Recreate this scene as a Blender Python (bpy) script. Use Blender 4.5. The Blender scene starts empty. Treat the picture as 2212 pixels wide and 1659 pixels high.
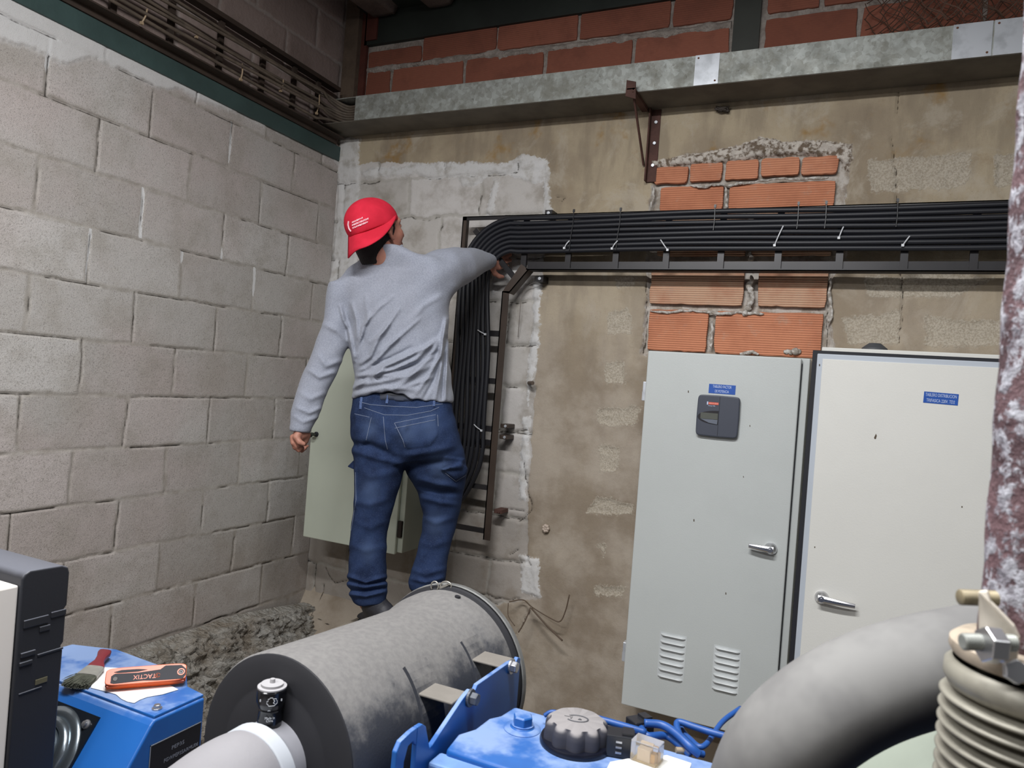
import bpy, bmesh, math, random
import numpy as np
from mathutils import Vector, Matrix

# ---------------------------------------------------------------- camera
W, H = 2212, 1659
FPX = 1567.6
YAW, PITCH, ROLL = .43104, .002068, .077189
CAM = np.array([2.498, -3.046, 1.75])
_cy, _sy = math.cos(YAW), math.sin(YAW)
AXF = np.array([-_sy*math.cos(PITCH), _cy*math.cos(PITCH), math.sin(PITCH)])
_r0 = np.array([_cy, _sy, 0.0]); _u0 = np.cross(_r0, AXF)
AXR = math.cos(ROLL)*_r0 + math.sin(ROLL)*_u0
AXU = math.cos(ROLL)*_u0 - math.sin(ROLL)*_r0
col = bpy.context.scene.collection
sc = bpy.context.scene
cd = bpy.data.cameras.new('camera'); cam = bpy.data.objects.new('camera', cd); col.objects.link(cam)
cd.sensor_width = 36; cd.sensor_fit = 'HORIZONTAL'; cd.lens = FPX/W*36
cd.clip_start = .02
cd.dof.use_dof = True; cd.dof.focus_distance = 2.6; cd.dof.aperture_fstop = 11
M = Matrix.Identity(4)
for i in range(3):
    M[i][0] = AXR[i]; M[i][1] = AXU[i]; M[i][2] = -AXF[i]; M[i][3] = CAM[i]
cam.matrix_world = M
sc.camera = cam

# ---------------------------------------------------------------- light
wd = bpy.data.worlds.new('world'); sc.world = wd; wd.use_nodes = True
wd.node_tree.nodes['Background'].inputs[0].default_value = (.60, .61, .64, 1)
wd.node_tree.nodes['Background'].inputs[1].default_value = .14

def area(name, loc, size, sizey, power, rgb, rot=(0, 0, 0)):
    l = bpy.data.lights.new(name, 'AREA'); l.shape = 'RECTANGLE'; l.size = size; l.size_y = sizey
    l.energy = power; l.color = rgb
    o = bpy.data.objects.new(name, l); col.objects.link(o); o.location = loc; o.rotation_euler = rot
    return o
area('tube_lamp_light', (1.9, -2.45, 3.30), 1.2, .16, 86, (.985, .99, 1.0), (0.16, 0, 0))
area('tube_lamp_light.001', (3.7, -2.6, 3.32), 1.2, .16, 8, (.985, .99, 1.0), (0.25, 0, 0))
area('tube_lamp_light.002', (1.1, -4.2, 3.3), 1.2, .16, 66, (.985, .99, 1.0), (0.1, 0, 0))

vs = sc.view_settings
vs.view_transform = 'Standard'; vs.look = 'None'; vs.gamma = 1; vs.exposure = 0.0
vs.use_curve_mapping = False

# ---------------------------------------------------------------- helpers
def ray(x, y): return AXF + AXR*(x-W/2)/FPX + AXU*(H/2-y)/FPX
def at_x(x, y, X): d = ray(x, y); return CAM + d*(X-CAM[0])/d[0]
def at_y(x, y, Y): d = ray(x, y); return CAM + d*(Y-CAM[1])/d[1]
def at_z(x, y, Z): d = ray(x, y); return CAM + d*(Z-CAM[2])/d[2]
def at_d(x, y, D): return CAM + ray(x, y)*D

OFF = {}
def tag(o, label=None, cat=None, group=None, kind=None):
    if label: o['label'] = label
    if cat: o['category'] = cat
    if group: o['group'] = group
    if kind: o['kind'] = kind
    return o
def thing(name, loc, label, cat, group=None):
    o = bpy.data.objects.new(name, None); col.objects.link(o); o.location = tuple(loc)
    o.empty_display_size = .05
    OFF[o.name] = np.array(loc, float)
    return tag(o, label, cat, group)

class MB:
    """collects vertices and faces in world coordinates"""
    def __init__(s): s.v = []; s.f = []; s.m = []
    def add(s, vs, fs, mi=0):
        b = len(s.v); s.v += [tuple(map(float, v)) for v in vs]
        s.f += [tuple(i+b for i in f) for f in fs]; s.m += [mi]*len(fs); return s
    def box(s, lo, hi, mi=0, bev=0.0):
        x0, y0, z0 = lo; x1, y1, z1 = hi
        if bev > 0:
            b = bmesh.new(); r = bmesh.ops.create_cube(b, size=1)
            for v in b.verts: v.co = Vector(((x0+x1)/2+v.co.x*(x1-x0), (y0+y1)/2+v.co.y*(y1-y0), (z0+z1)/2+v.co.z*(z1-z0)))
            bmesh.ops.bevel(b, geom=list(b.edges), offset=bev, segments=2, affect='EDGES', profile=.5)
            b.verts.index_update()
            s.add([v.co for v in b.verts], [[v.index for v in f.verts] for f in b.faces], mi); b.free(); return s
        vs = [(x0,y0,z0),(x1,y0,z0),(x1,y1,z0),(x0,y1,z0),(x0,y0,z1),(x1,y0,z1),(x1,y1,z1),(x0,y1,z1)]
        s.add(vs, [(0,3,2,1),(4,5,6,7),(0,1,5,4),(1,2,6,5),(2,3,7,6),(3,0,4,7)], mi); return s
    def obox(s, c, ax, ay, az, mi=0):
        """box by centre and three half-axis vectors"""
        c, ax, ay, az = map(np.array, (c, ax, ay, az))
        vs = [c+i*ax+j*ay+k*az for k in (-1, 1) for j in (-1, 1) for i in (-1, 1)]
        s.add(vs, [(0,2,3,1),(4,5,7,6),(0,1,5,4),(1,3,7,5),(3,2,6,7),(2,0,4,6)], mi); return s
    def tube(s, path, r, n=10, mi=0, cap=True, closed=False):
        P = [np.array(p, float) for p in path]; m = len(P)
        rr = r if hasattr(r, '__len__') else [r]*m
        T = []
        for i in range(m):
            if closed: t = P[(i+1) % m]-P[i-1]
            else: t = P[min(i+1, m-1)]-P[max(i-1, 0)]
            T.append(t/(np.linalg.norm(t)+1e-12))
        a = np.array([0, 0, 1.]) if abs(T[0][2]) < .9 else np.array([1., 0, 0])
        N = a-T[0]*(a@T[0]); N /= np.linalg.norm(N)
        vs = []
        for i in range(m):
            N = N-T[i]*(N@T[i]); N /= np.linalg.norm(N)+1e-12; B = np.cross(T[i], N)
            for k in range(n):
                a_ = 2*math.pi*k/n; vs.append(P[i]+rr[i]*(math.cos(a_)*N+math.sin(a_)*B))
        fs = []
        for i in range(m if closed else m-1):
            j = (i+1) % m
            for k in range(n):
                k2 = (k+1) % n; fs.append((i*n+k, i*n+k2, j*n+k2, j*n+k))
        if cap and not closed:
            fs.append(tuple(range(n-1, -1, -1))); fs.append(tuple((m-1)*n+k for k in range(n)))
        s.add(vs, fs, mi); return s
    def lathe(s, prof, org, axis, n=32, mi=0, up=None, cap=True):
        """prof: list of (radius, height along axis)"""
        A = np.array(axis, float); A /= np.linalg.norm(A)
        a = np.array([0, 0, 1.]) if abs(A[2]) < .9 else np.array([1., 0, 0])
        U = a-A*(a@A); U /= np.linalg.norm(U); V = np.cross(A, U); O = np.array(org, float)
        vs = []; fs = []
        for r, h in prof:
            for k in range(n):
                t = 2*math.pi*k/n; vs.append(O+A*h+r*(math.cos(t)*U+math.sin(t)*V))
        for i in range(len(prof)-1):
            for k in range(n):
                k2 = (k+1) % n; fs.append((i*n+k, i*n+k2, (i+1)*n+k2, (i+1)*n+k))
        if cap:
            if prof[0][0] > 1e-6: fs.append(tuple(range(n-1, -1, -1)))
            if prof[-1][0] > 1e-6: fs.append(tuple((len(prof)-1)*n+k for k in range(n)))
        s.add(vs, fs, mi); return s
    def cyl(s, p0, p1, r, n=16, mi=0):
        p0 = np.array(p0, float); p1 = np.array(p1, float); L = np.linalg.norm(p1-p0)
        return s.lathe([(r, 0), (r, L)], p0, p1-p0, n, mi)
    def prism(s, poly, ext, mi=0):
        """poly: 3d points of a planar polygon; ext: extrusion vector"""
        n = len(poly); e = np.array(ext, float); vs = [np.array(p, float) for p in poly]; vs += [p+e for p in vs]
        fs = [tuple(range(n-1, -1, -1)), tuple(range(n, 2*n))] + [(i, (i+1) % n, n+(i+1) % n, n+i) for i in range(n)]
        s.add(vs, fs, mi); return s
    def build(s, name, mat, parent=None, smooth=False, bevel=0, sub=0, fixn=True, seg=2):
        off = OFF.get(parent.name, np.zeros(3)) if parent is not None else np.zeros(3)
        loc = None
        me = bpy.data.meshes.new(name)
        v = np.array(s.v, float)-off
        if parent is None:
            loc = np.array([v[:, 0].mean(), v[:, 1].mean(), v[:, 2].min()]); v = v-loc
        me.from_pydata([tuple(p) for p in v], [], s.f)
        for m_ in (mat if isinstance(mat, (list, tuple)) else [mat]): me.materials.append(m_)
        me.polygons.foreach_set('material_index', s.m)
        if fixn:
            b = bmesh.new(); b.from_mesh(me); bmesh.ops.recalc_face_normals(b, faces=b.faces[:]); b.to_mesh(me); b.free()
        if smooth:
            me.polygons.foreach_set('use_smooth', [True]*len(me.polygons))
            if smooth == 'auto':
                try: me.set_sharp_from_angle(angle=math.radians(38))
                except Exception: pass
        o = bpy.data.objects.new(name, me); col.objects.link(o)
        if parent is not None:
            o.parent = parent; OFF[o.name] = off
        else:
            o.location = tuple(loc); OFF[o.name] = loc
        if bevel:
            md = o.modifiers.new('bevel', 'BEVEL'); md.width = bevel; md.segments = seg; md.limit_method = 'ANGLE'; md.angle_limit = math.radians(40)
        if sub:
            md = o.modifiers.new('sub', 'SUBSURF'); md.levels = sub; md.render_levels = sub
        return o

def bez(pts, n=12):
    """Catmull-Rom through points"""
    P = [np.array(p, float) for p in pts]; P = [2*P[0]-P[1]]+P+[2*P[-1]-P[-2]]; out = []
    for i in range(1, len(P)-2):
        for k in range(n):
            t = k/n; a, b, c, d = P[i-1], P[i], P[i+1], P[i+2]
            out.append(.5*((2*b)+(-a+c)*t+(2*a-5*b+4*c-d)*t*t+(-a+3*b-3*c+d)*t**3))
    out.append(P[-2]); return out

def hexbolt(name, c, axis, r, h, mat, parent, washer=0):
    A = np.array(axis, float); A /= np.linalg.norm(A); c = np.array(c, float); mb = MB()
    if washer: mb.lathe([(washer, 0), (washer, h*.25), (washer*.96, h*.28)], c, A, 24)
    w = h*.25 if washer else 0
    mb.lathe([(r, w), (r, h*.85), (r*.88, h)], c, A, 6)
    return mb.build(name, mat, parent, bevel=r*.06)

def text_mesh(s, name, mat, parent, org, xdir, ydir, size, depth=.0006, align='CENTER', space=1.0, shear=0, fit=None):
    cu = bpy.data.curves.new('txt', 'FONT'); cu.body = s; cu.size = size; cu.align_x = align; cu.align_y = 'CENTER'
    cu.extrude = depth/2; cu.space_character = space; cu.shear = shear; cu.resolution_u = 3
    to = bpy.data.objects.new('txt', cu); col.objects.link(to)
    dg = bpy.context.evaluated_depsgraph_get(); me0 = bpy.data.meshes.new_from_object(to.evaluated_get(dg))
    kx = 1.0
    if fit: w_ = max(v.co.x for v in me0.vertices)-min(v.co.x for v in me0.vertices); kx = fit/w_
    X = np.array(xdir, float); X /= np.linalg.norm(X); Y = np.array(ydir, float); Y -= X*(X@Y); Y /= np.linalg.norm(Y); Z = np.cross(X, Y)
    vs = [np.array(org)+X*v.co.x*kx+Y*v.co.y+Z*(v.co.z+depth/2) for v in me0.vertices]
    fs = [tuple(p.vertices) for p in me0.polygons]
    bpy.data.objects.remove(to); bpy.data.curves.remove(cu); bpy.data.meshes.remove(me0)
    mb = MB(); mb.add(vs, fs); return mb.build(name, mat, parent, fixn=False)

# ---------------------------------------------------------------- noise in numpy
def _tab(seed): return np.random.RandomState(seed).rand(256, 256)
_TABS = {}
def vnoise(x, y, seed=0):
    if seed not in _TABS: _TABS[seed] = _tab(seed)
    t = _TABS[seed]; xi = np.floor(x).astype(int); yi = np.floor(y).astype(int); fx = x-xi; fy = y-yi
    fx = fx*fx*(3-2*fx); fy = fy*fy*(3-2*fy)
    a = t[xi & 255, yi & 255]; b = t[(xi+1) & 255, yi & 255]; c = t[xi & 255, (yi+1) & 255]; d = t[(xi+1) & 255, (yi+1) & 255]
    return (a*(1-fx)+b*fx)*(1-fy)+(c*(1-fx)+d*fx)*fy
def fbm(x, y, seed=0, oc=4):
    s = 0; a = .5; n = 0
    for i in range(oc): s = s+a*vnoise(x*2**i, y*2**i, seed+i); n += a; a *= .5
    return s/n      # 0..1, mean .5
def sd_poly(P, x, y):
    """signed distance to polygon (negative inside)"""
    P = np.array(P, float); n = len(P); d = np.full(x.shape, 1e9); ins = np.zeros(x.shape, bool)
    for i in range(n):
        a = P[i]; b = P[(i+1) % n]; e = b-a; wx = x-a[0]; wy = y-a[1]
        t = np.clip((wx*e[0]+wy*e[1])/(e@e+1e-12), 0, 1)
        d = np.minimum(d, np.hypot(wx-e[0]*t, wy-e[1]*t))
        c = ((a[1] > y) != (b[1] > y)); 
        with np.errstate(divide='ignore', invalid='ignore'):
            xx = a[0]+(y-a[1])*(b[0]-a[0])/(b[1]-a[1]+1e-15)
        ins ^= c & (x < xx)
    return np.where(ins, -d, d)
def sd_line(P, x, y):
    d = np.full(x.shape, 1e9)
    for a, b in zip(P[:-1], P[1:]):
        a = np.array(a, float); b = np.array(b, float); e = b-a; wx = x-a[0]; wy = y-a[1]
        t = np.clip((wx*e[0]+wy*e[1])/(e@e+1e-12), 0, 1); d = np.minimum(d, np.hypot(wx-e[0]*t, wy-e[1]*t))
    return d

# ---------------------------------------------------------------- materials
class NT:
    def __init__(s, name):
        s.m = bpy.data.materials.new(name); s.m.use_nodes = True; s.t = s.m.node_tree; s.b = s.t.nodes['Principled BSDF']
    def n(s, typ, **kw):
        nd = s.t.nodes.new('ShaderNode'+typ)
        for k, v in kw.items(): setattr(nd, k, v)
        return nd
    def l(s, a, b): s.t.links.new(a, b)
    def obj(s): return s.n('TexCoord').outputs['Object']
    def noise(s, scale, detail=4, rough=.6, vec=None, dist=0):
        nd = s.n('TexNoise'); nd.inputs['Scale'].default_value = scale; nd.inputs['Detail'].default_value = detail
        nd.inputs['Roughness'].default_value = rough; nd.inputs['Distortion'].default_value = dist
        s.l(vec if vec is not None else s.obj(), nd.inputs['Vector']); return nd.outputs['Fac']
    def attr(s, name): return s.n('Attribute', attribute_name=name).outputs['Fac']
    def math(s, op, a, b=None, c=None, clamp=False):
        nd = s.n('Math', operation=op); nd.use_clamp = clamp
        for i, q in enumerate((a, b, c)):
            if q is None: continue
            if isinstance(q, (int, float)): nd.inputs[i].default_value = q
            else: s.l(q, nd.inputs[i])
        return nd.outputs[0]
    def sstep(s, v, lo, hi, o0=0.0, o1=1.0):
        nd = s.n('MapRange', interpolation_type='SMOOTHSTEP'); nd.clamp = True
        s.l(v, nd.inputs[0])
        for i, q in zip((1, 2, 3, 4), (lo, hi, o0, o1)): nd.inputs[i].default_value = q
        return nd.outputs[0]
    def mix(s, f, a, b, blend='MIX'):
        nd = s.n('Mix', data_type='RGBA', blend_type=blend)
        if isinstance(f, (int, float)): nd.inputs[0].default_value = f
        else: s.l(f, nd.inputs[0])
        for i, q in ((6, a), (7, b)):
            if isinstance(q, (tuple, list)): nd.inputs[i].default_value = tuple(q)+(1,)*(4-len(q))
            else: s.l(q, nd.inputs[i])
        return nd.outputs[2]
    def bump(s, h, dist=.01, strength=.6):
        nd = s.n('Bump'); nd.inputs['Strength'].default_value = strength; nd.inputs['Distance'].default_value = dist
        s.l(h, nd.inputs['Height']); s.l(nd.outputs[0], s.b.inputs['Normal'])
    def set(s, color=None, rough=None, metal=None, spec=None):
        for k, q in (('Base Color', color), ('Roughness', rough), ('Metallic', metal), ('Specular IOR Level', spec)):
            if q is None: continue
            if isinstance(q, (int, float)): s.b.inputs[k].default_value = q
            elif isinstance(q, (tuple, list)): s.b.inputs[k].default_value = tuple(q)+(1,)*(4-len(q))
            else: s.l(q, s.b.inputs[k])
        return s

def srgb(r, g, b):
    f = lambda c: (c/255/12.92) if c <= 10 else ((c/255+.055)/1.055)**2.4
    return (f(r), f(g), f(b))

def simple(name, c, rough=.5, metal=0, var=.12, scale=8, bump=0, bscale=60, c2=None, spec=.5):
    t = NT(name)
    c2 = c2 or tuple(q*(1-var) for q in c)
    f = t.sstep(t.noise(scale, 5), .35, .65)
    t.set(t.mix(f, c, c2), rough, metal, spec)
    if bump: t.bump(t.noise(bscale, 5), bump, .6)
    return t.m
# ================================================================ WALLS
def grid_mesh(name, U, V, posfn, attrs, mat, smooth=True):
    nu, nv = len(U), len(V); uu, vv = np.meshgrid(U, V, indexing='ij')
    P = posfn(uu, vv).reshape(-1, 3)
    idx = np.arange(nu*nv).reshape(nu, nv)
    F = np.stack([idx[:-1, :-1], idx[1:, :-1], idx[1:, 1:], idx[:-1, 1:]], -1).reshape(-1, 4)
    me = bpy.data.meshes.new(name); me.vertices.add(len(P)); me.vertices.foreach_set('co', P.astype(np.float32).ravel())
    me.loops.add(F.size); me.loops.foreach_set('vertex_index', F.astype(np.int32).ravel())
    me.polygons.add(len(F)); me.polygons.foreach_set('loop_start', np.arange(0, F.size, 4, dtype=np.int32))
    me.update(calc_edges=True)
    me.polygons.foreach_set('use_smooth', [smooth]*len(F))
    for k, a in attrs.items():
        at = me.attributes.new(k, 'FLOAT', 'POINT'); at.data.foreach_set('value', a.astype(np.float32).ravel())
    me.materials.append(mat); o = bpy.data.objects.new(name, me); col.objects.link(o); return o

# ---- left wall: grey concrete blocks 40 x 20 cm in running bond
def left_fields(s, z):
    wz = z+.010*(fbm(s*2.1, z*1.3, 1)-.5)+.009*(fbm(s*14, z*14, 5)-.5)
    ws = s+.016*(fbm(s*1.7, z*2.9, 9)-.5)+.009*(fbm(s*15, z*15, 13)-.5)
    r = np.floor((2.6-wz)/.2).astype(int); fz = (2.6-wz)-.2*r
    dh = np.minimum(fz, .2-fz); sgn = np.where(fz < .1, fz, fz-.2)
    half = np.where(r % 2 == 0, .2, 0.0)
    q = (ws-.328-half)/.4; n = np.floor(q+.5).astype(int); dvs = (q-n)*.4; dv = np.abs(dvs)
    blk = np.floor(q).astype(int)
    rnd = np.random.RandomState(3).rand(97, 89)
    tint = rnd[(r+20) % 97, (blk+20) % 89]
    # smooth the block tint a little towards joints is not needed: joints hide the step
    joint = np.minimum(dh, dv)
    pres = fbm(s*5, z*5, 21, 3)+.02
    ch = np.abs(sgn-.004)+np.maximum(0, .56-pres)*.10
    pv = fbm(s*4+7, z*6, 31, 3)+.05; cv = np.abs(dvs+.004)+np.maximum(0, .55-pv)*.10
    crack = np.minimum(ch, cv)
    wv = dv-.006+np.maximum(0, .56-fbm(s*3.3+3, z*3.6, 41, 3))*.12+np.maximum(0, 2.1-z)*.05   # white mortar in some head joints
    top = 2.855-z                                                # ragged mortar under the beam
    wtop = top-.10+.13*fbm(s*7, z*3, 51)
    wtop = top-(.008+.13*np.clip(s-.6, 0, 1.2)/1.2)-.11*(fbm(s*6, z*3, 51)-.5)
    return joint, tint, crack, wv, wtop, dh, dv
S = np.concatenate([np.arange(0, 2.1, .005), np.arange(2.1, 5.2, .1)])
Z = np.concatenate([np.arange(.42, 2.862, .005)])
sg, zg = np.meshgrid(S, Z, indexing='ij')
jt, tint, crk, wv, wtop, dh, dv = left_fields(sg, zg)
disp = -.0045*np.exp(-(jt/.0055)**2)*(fbm(sg*6, zg*6, 61)-.30)*1.6 - .008*np.exp(-(np.maximum(crk, 0)/.003)**2) \
    + .003*(fbm(sg*6, zg*6, 71)-.5)+.0016*(fbm(sg*40, zg*40, 73)-.5) + (tint-.5)*.0025 \
    + np.where(wtop < 0, .004, 0)*1.0
t = NT('grey_concrete_block')
base = t.mix(t.attr('tint'), srgb(178, 173, 168), srgb(198, 194, 190))
base = t.mix(t.sstep(t.noise(1.3, 3), .40, .62), base, t.mix(.35, base, srgb(190, 170, 166)))
base = t.mix(t.sstep(t.noise(5, 5, .65), .42, .68, 0, .5), base, srgb(160, 153, 143))
base = t.mix(t.sstep(t.noise(160, 3, .7), .50, .70, 0, .5), base, srgb(124, 118, 112))
base = t.mix(t.sstep(t.noise(330, 2, .7), .57, .68, 0, .6), base, srgb(92, 88, 82))
wn = t.math('MULTIPLY', t.math('SUBTRACT', t.noise(60, 4), .5), .016)
jn = t.math('ADD', t.math('ADD', t.attr('joint'), wn), t.math('MULTIPLY', t.math('SUBTRACT', t.noise(5, 3), .5), .030))
mort = t.mix(t.sstep(t.noise(20, 4), .4, .62), srgb(150, 143, 132), srgb(176, 170, 162))
c = t.mix(t.sstep(jn, .001, .014, .6, 0), base, mort)
wh = t.math('MAXIMUM', t.sstep(t.math('ADD', t.attr('whitejoint'), t.math('MULTIPLY', wn, .6)), .0, .003, 1, 0), t.sstep(t.math('ADD', t.attr('whitetop'), t.math('MULTIPLY', wn, 1.6)), -.012, .018, .85, 0))
c = t.mix(wh, c, srgb(214, 213, 212))
ck = t.math('ADD', t.attr('crack'), t.math('MULTIPLY', wn, .22))
c = t.mix(t.sstep(ck, .0006, .0034, .85, 0), c, srgb(44, 38, 32))
low = t.sstep(t.math('ADD', t.attr('height'), t.math('MULTIPLY', t.noise(3, 4), .5)), .75, 1.5, .55, 0)
c = t.mix(low, c, t.mix(.5, c, srgb(120, 98, 74)))
t.set(c, .92, 0, .25)
h = t.math('ADD', t.math('MULTIPLY', t.noise(90, 6, .7), .6), t.noise(380, 3, .7)); t.bump(h, .004, .55)
M_LBLOCK = t.m
wl = grid_mesh('wall_left', S, Z, lambda s, z: np.stack([disp, -s, z], -1),
     dict(joint=jt, tint=tint, crack=crk, whitejoint=wv, whitetop=wtop, height=zg), M_LBLOCK)
tag(wl, kind='structure')

# upper left wall, above the green beam
SU = np.concatenate([np.arange(.0, 1.6, .008), np.arange(1.6, 5.2, .2)]); ZU = np.arange(2.86, 4.2, .008)
sg, zg = np.meshgrid(SU, ZU, indexing='ij')
jt, tint, crk, wv, wtop, dh, dv = left_fields(sg+.11, zg+.05)
disp2 = -.006*np.exp(-(jt/.012)**2)+.006*(fbm(sg*5, zg*5, 71)-.5)-.006
t = NT('rosy_concrete_block')
base = t.mix(t.attr('tint'), srgb(142, 126, 120), srgb(162, 145, 138))
base = t.mix(t.sstep(t.noise(4, 5), .42, .66, 0, .5), base, srgb(120, 104, 96))
c = t.mix(t.sstep(t.math('ADD', t.attr('joint'), t.math('MULTIPLY', t.math('SUBTRACT', t.noise(40, 4), .5), .02)), .004, .012, .7, 0), base, srgb(168, 158, 152))
t.set(c, .95, 0, .2); t.bump(t.noise(60, 5), .006, .6)
wlu = grid_mesh('wall_left_upper', SU, ZU, lambda s, z: np.stack([disp2, -s-.012, z], -1), dict(joint=jt, tint=tint), t.m)
tag(wlu, kind='structure')

# ---- back wall
def wp(pts, Y=0.0):
    out = []
    for q in pts:
        p = at_y(q[0], q[1], Y); out.append((p[0], p[2]))
    return out
X = np.concatenate([np.arange(-.02, 3.25, .0065), np.arange(3.25, 5.6, .1)]); Z = np.concatenate([np.arange(0, .35, .05), np.arange(.35, 3.12, .0065)])
xg, zg = np.meshgrid(X, Z, indexing='ij')
wx = xg+.030*(fbm(xg*9, zg*9, 101)-.5)+.016*(fbm(xg*36, zg*36, 104)-.5)
wz = zg+.030*(fbm(xg*9, zg*9, 111)-.5)+.016*(fbm(xg*36, zg*36, 114)-.5)
zone = sd_poly(wp([(733, 352), (1183, 348), (1186, 470), (1172, 560), (1163, 700), (1152, 900), (1142, 1060), (1142, 1200), (1165, 1290), (1120, 1305), (640, 1310), (640, 900)]), wx, wz)
white = sd_poly(wp([(735, 300), (778, 300), (772, 470), (768, 620), (735, 680), (706, 730), (716, 560), (730, 400)]), wx, wz)
for pl in ([(772, 366), (920, 352), (1060, 352), (1100, 350), (1130, 332), (1185, 346), (1182, 384), (1150, 396), (1100, 378), (1060, 372), (1030, 398), (1000, 404), (990, 380), (920, 386), (900, 375), (790, 384)],
           [(1176, 350), (1188, 350), (1188, 470), (1172, 470)], [(1063, 385), (1078, 385), (1068, 466), (1052, 466)],
           [(1152, 600), (1172, 600), (1160, 760), (1140, 880), (1136, 800), (1150, 700)], [(1128, 900), (1146, 900), (1136, 1080), (1120, 1080)], [(1124, 1200), (1165, 1210), (1168, 1290), (1122, 1282)], [(1070, 560), (1150, 556), (1172, 562), (1172, 580), (1130, 590), (1060, 640), (1062, 600)]):
    white = np.minimum(white, sd_poly(wp(pl), wx, wz))
broke = sd_poly(wp([(1412, 356), (1480, 330), (1560, 318), (1640, 300), (1720, 306), (1842, 308), (1834, 372), (1822, 445), (1830, 560), (1800, 600), (1796, 730), (1800, 764), (1385, 764), (1398, 600), (1404, 450), (1406, 400)]), wx, wz)
lump = sd_poly(wp([(1410, 350), (1480, 332), (1560, 318), (1640, 300), (1720, 306), (1842, 308), (1836, 380), (1815, 345), (1720, 336), (1640, 344), (1560, 352), (1412, 362)]), wx, wz)
rough = np.full(xg.shape, 9.)
for pl in ([(1880, 345), (1990, 340), (2100, 335), (2095, 390), (2060, 408), (1890, 412), (1875, 380)], [(2150, 335), (2230, 330), (2230, 400), (2145, 402)],
           [(1870, 600), (2060, 590), (2150, 600), (2050, 645), (1880, 640)], [(1820, 690), (1950, 670), (1940, 745), (1830, 745)], [(2000, 680), (2170, 695), (2160, 745), (2000, 745)],
           [(1310, 672), (1358, 665), (1364, 722), (1312, 725)], [(1310, 782), (1352, 776), (1348, 830), (1302, 828)], [(1288, 886), (1385, 878), (1370, 920), (1295, 922)],
           [(1295, 962), (1340, 966), (1334, 1021), (1292, 1015)], [(1290, 1068), (1366, 1092), (1362, 1110), (1265, 1108)], [(1290, 1172), (1308, 1172), (1300, 1202)], [(1285, 1262), (1350, 1270), (1345, 1292), (1282, 1282)], [(1330, 600), (1372, 598), (1365, 618), (1335, 622)]):
    rough = np.minimum(rough, sd_poly(wp(pl), wx, wz))
crack = np.full(xg.shape, 9.)
for ln in ([(1937, 195), (1940, 230), (1936, 246)], [(1932, 300), (1934, 340), (1938, 400), (1937, 436)], [(1943, 590), (1952, 640), (1950, 690), (1942, 742)], [(1100, 1195), (1120, 1190)],
           [(1395, 600), (1395, 690), (1390, 760)], [(700, 1225), (722, 1262), (762, 1250)], [(1060, 935), (1140, 928)], [(1050, 1100), (1130, 1102)], [(905, 1290), (960, 1262), (1040, 1290), (1118, 1300)],
           [(1792, 600), (1786, 690), (1782, 752)], [(1130, 1000), (1150, 1100), (1122, 1130)], [(1200, 425), (1220, 430), (1210, 440)], [(1142, 1320), (1100, 1400)], [(700, 1262), (690, 1320), (702, 1360)]):
    crack = np.minimum(crack, sd_line(wp(ln), wx, wz))
# concrete block joints of the left part (courses of 20 cm) in the block zone
zz = wz-.010*(fbm(xg*3, zg*3, 131)-.5)
r = np.floor((2.545-zz)/.2).astype(int); fz = (2.545-zz)-.2*r; dh = np.minimum(fz, .2-fz)
q = (wx-.05-np.where(r % 2 == 0, .2, 0))/.4; dvs = (q-np.floor(q+.5))*.4
jt = np.minimum(dh, np.abs(dvs)); tint = np.random.RandomState(8).rand(97, 89)[(r+20) % 97, (np.floor(q).astype(int)+20) % 89]
jcr = np.where(zone < 0, np.minimum(np.abs(np.where(fz < .1, fz, fz-.2)-.006)+np.maximum(0, .5-fbm(xg*6, zg*6, 141, 3))*.12, np.abs(dvs+.004)+np.maximum(0, .5-fbm(xg*6+3, zg*6, 151, 3))*.12), 9)
crack = np.minimum(crack, jcr)
lm = np.clip(-lump/.012, 0, 1)
dispb = (-.006*np.exp(-(jt/.010)**2)*(zone < 0)) + np.clip(-white/.01, 0, 1)*(.008+.010*(fbm(xg*14, zg*14, 161)-.5)) \
    - np.clip(-rough/.01, 0, 1)*(.004+.006*(fbm(xg*60, zg*60, 171, 3)-.4)) - .010*np.exp(-(crack/.004)**2) \
    + .008*(fbm(xg*3, zg*3, 181)-.5)+.003*(fbm(xg*20, zg*20, 185)-.5) \
    - np.clip(-broke/.01, 0, 1)*.018*(1-lm) + lm*.045*(fbm(xg*28, zg*28, 191, 4)-.35) + np.clip(-zone/.01, 0, 1)*-.004
t = NT('patched_plaster')
vec = t.n('Mapping'); t.l(t.obj(), vec.inputs[0]); vec.inputs['Scale'].default_value = (6, 1, 1.6)
strk = t.noise(1.6, 5, .6, vec.outputs[0])
beige = t.mix(t.sstep(t.noise(2.2, 5), .38, .62), srgb(176, 162, 138), srgb(152, 138, 118))
beige = t.mix(t.sstep(strk, .42, .62, 0, .5), beige, srgb(130, 118, 102))
beige = t.mix(t.sstep(t.noise(3.4, 6, .7, dist=.6), .50, .62, 0, .55), beige, srgb(182, 172, 156))
beige = t.mix(t.sstep(t.noise(14, 5, .7), .55, .75, 0, .6), beige, srgb(150, 130, 104))
lowb = t.mix(t.sstep(t.noise(3, 5), .4, .62), srgb(172, 161, 148), srgb(138, 125, 110))
beige = t.mix(t.sstep(t.attr('height'), 1.6, 2.6, .8, 0), beige, lowb)
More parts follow.
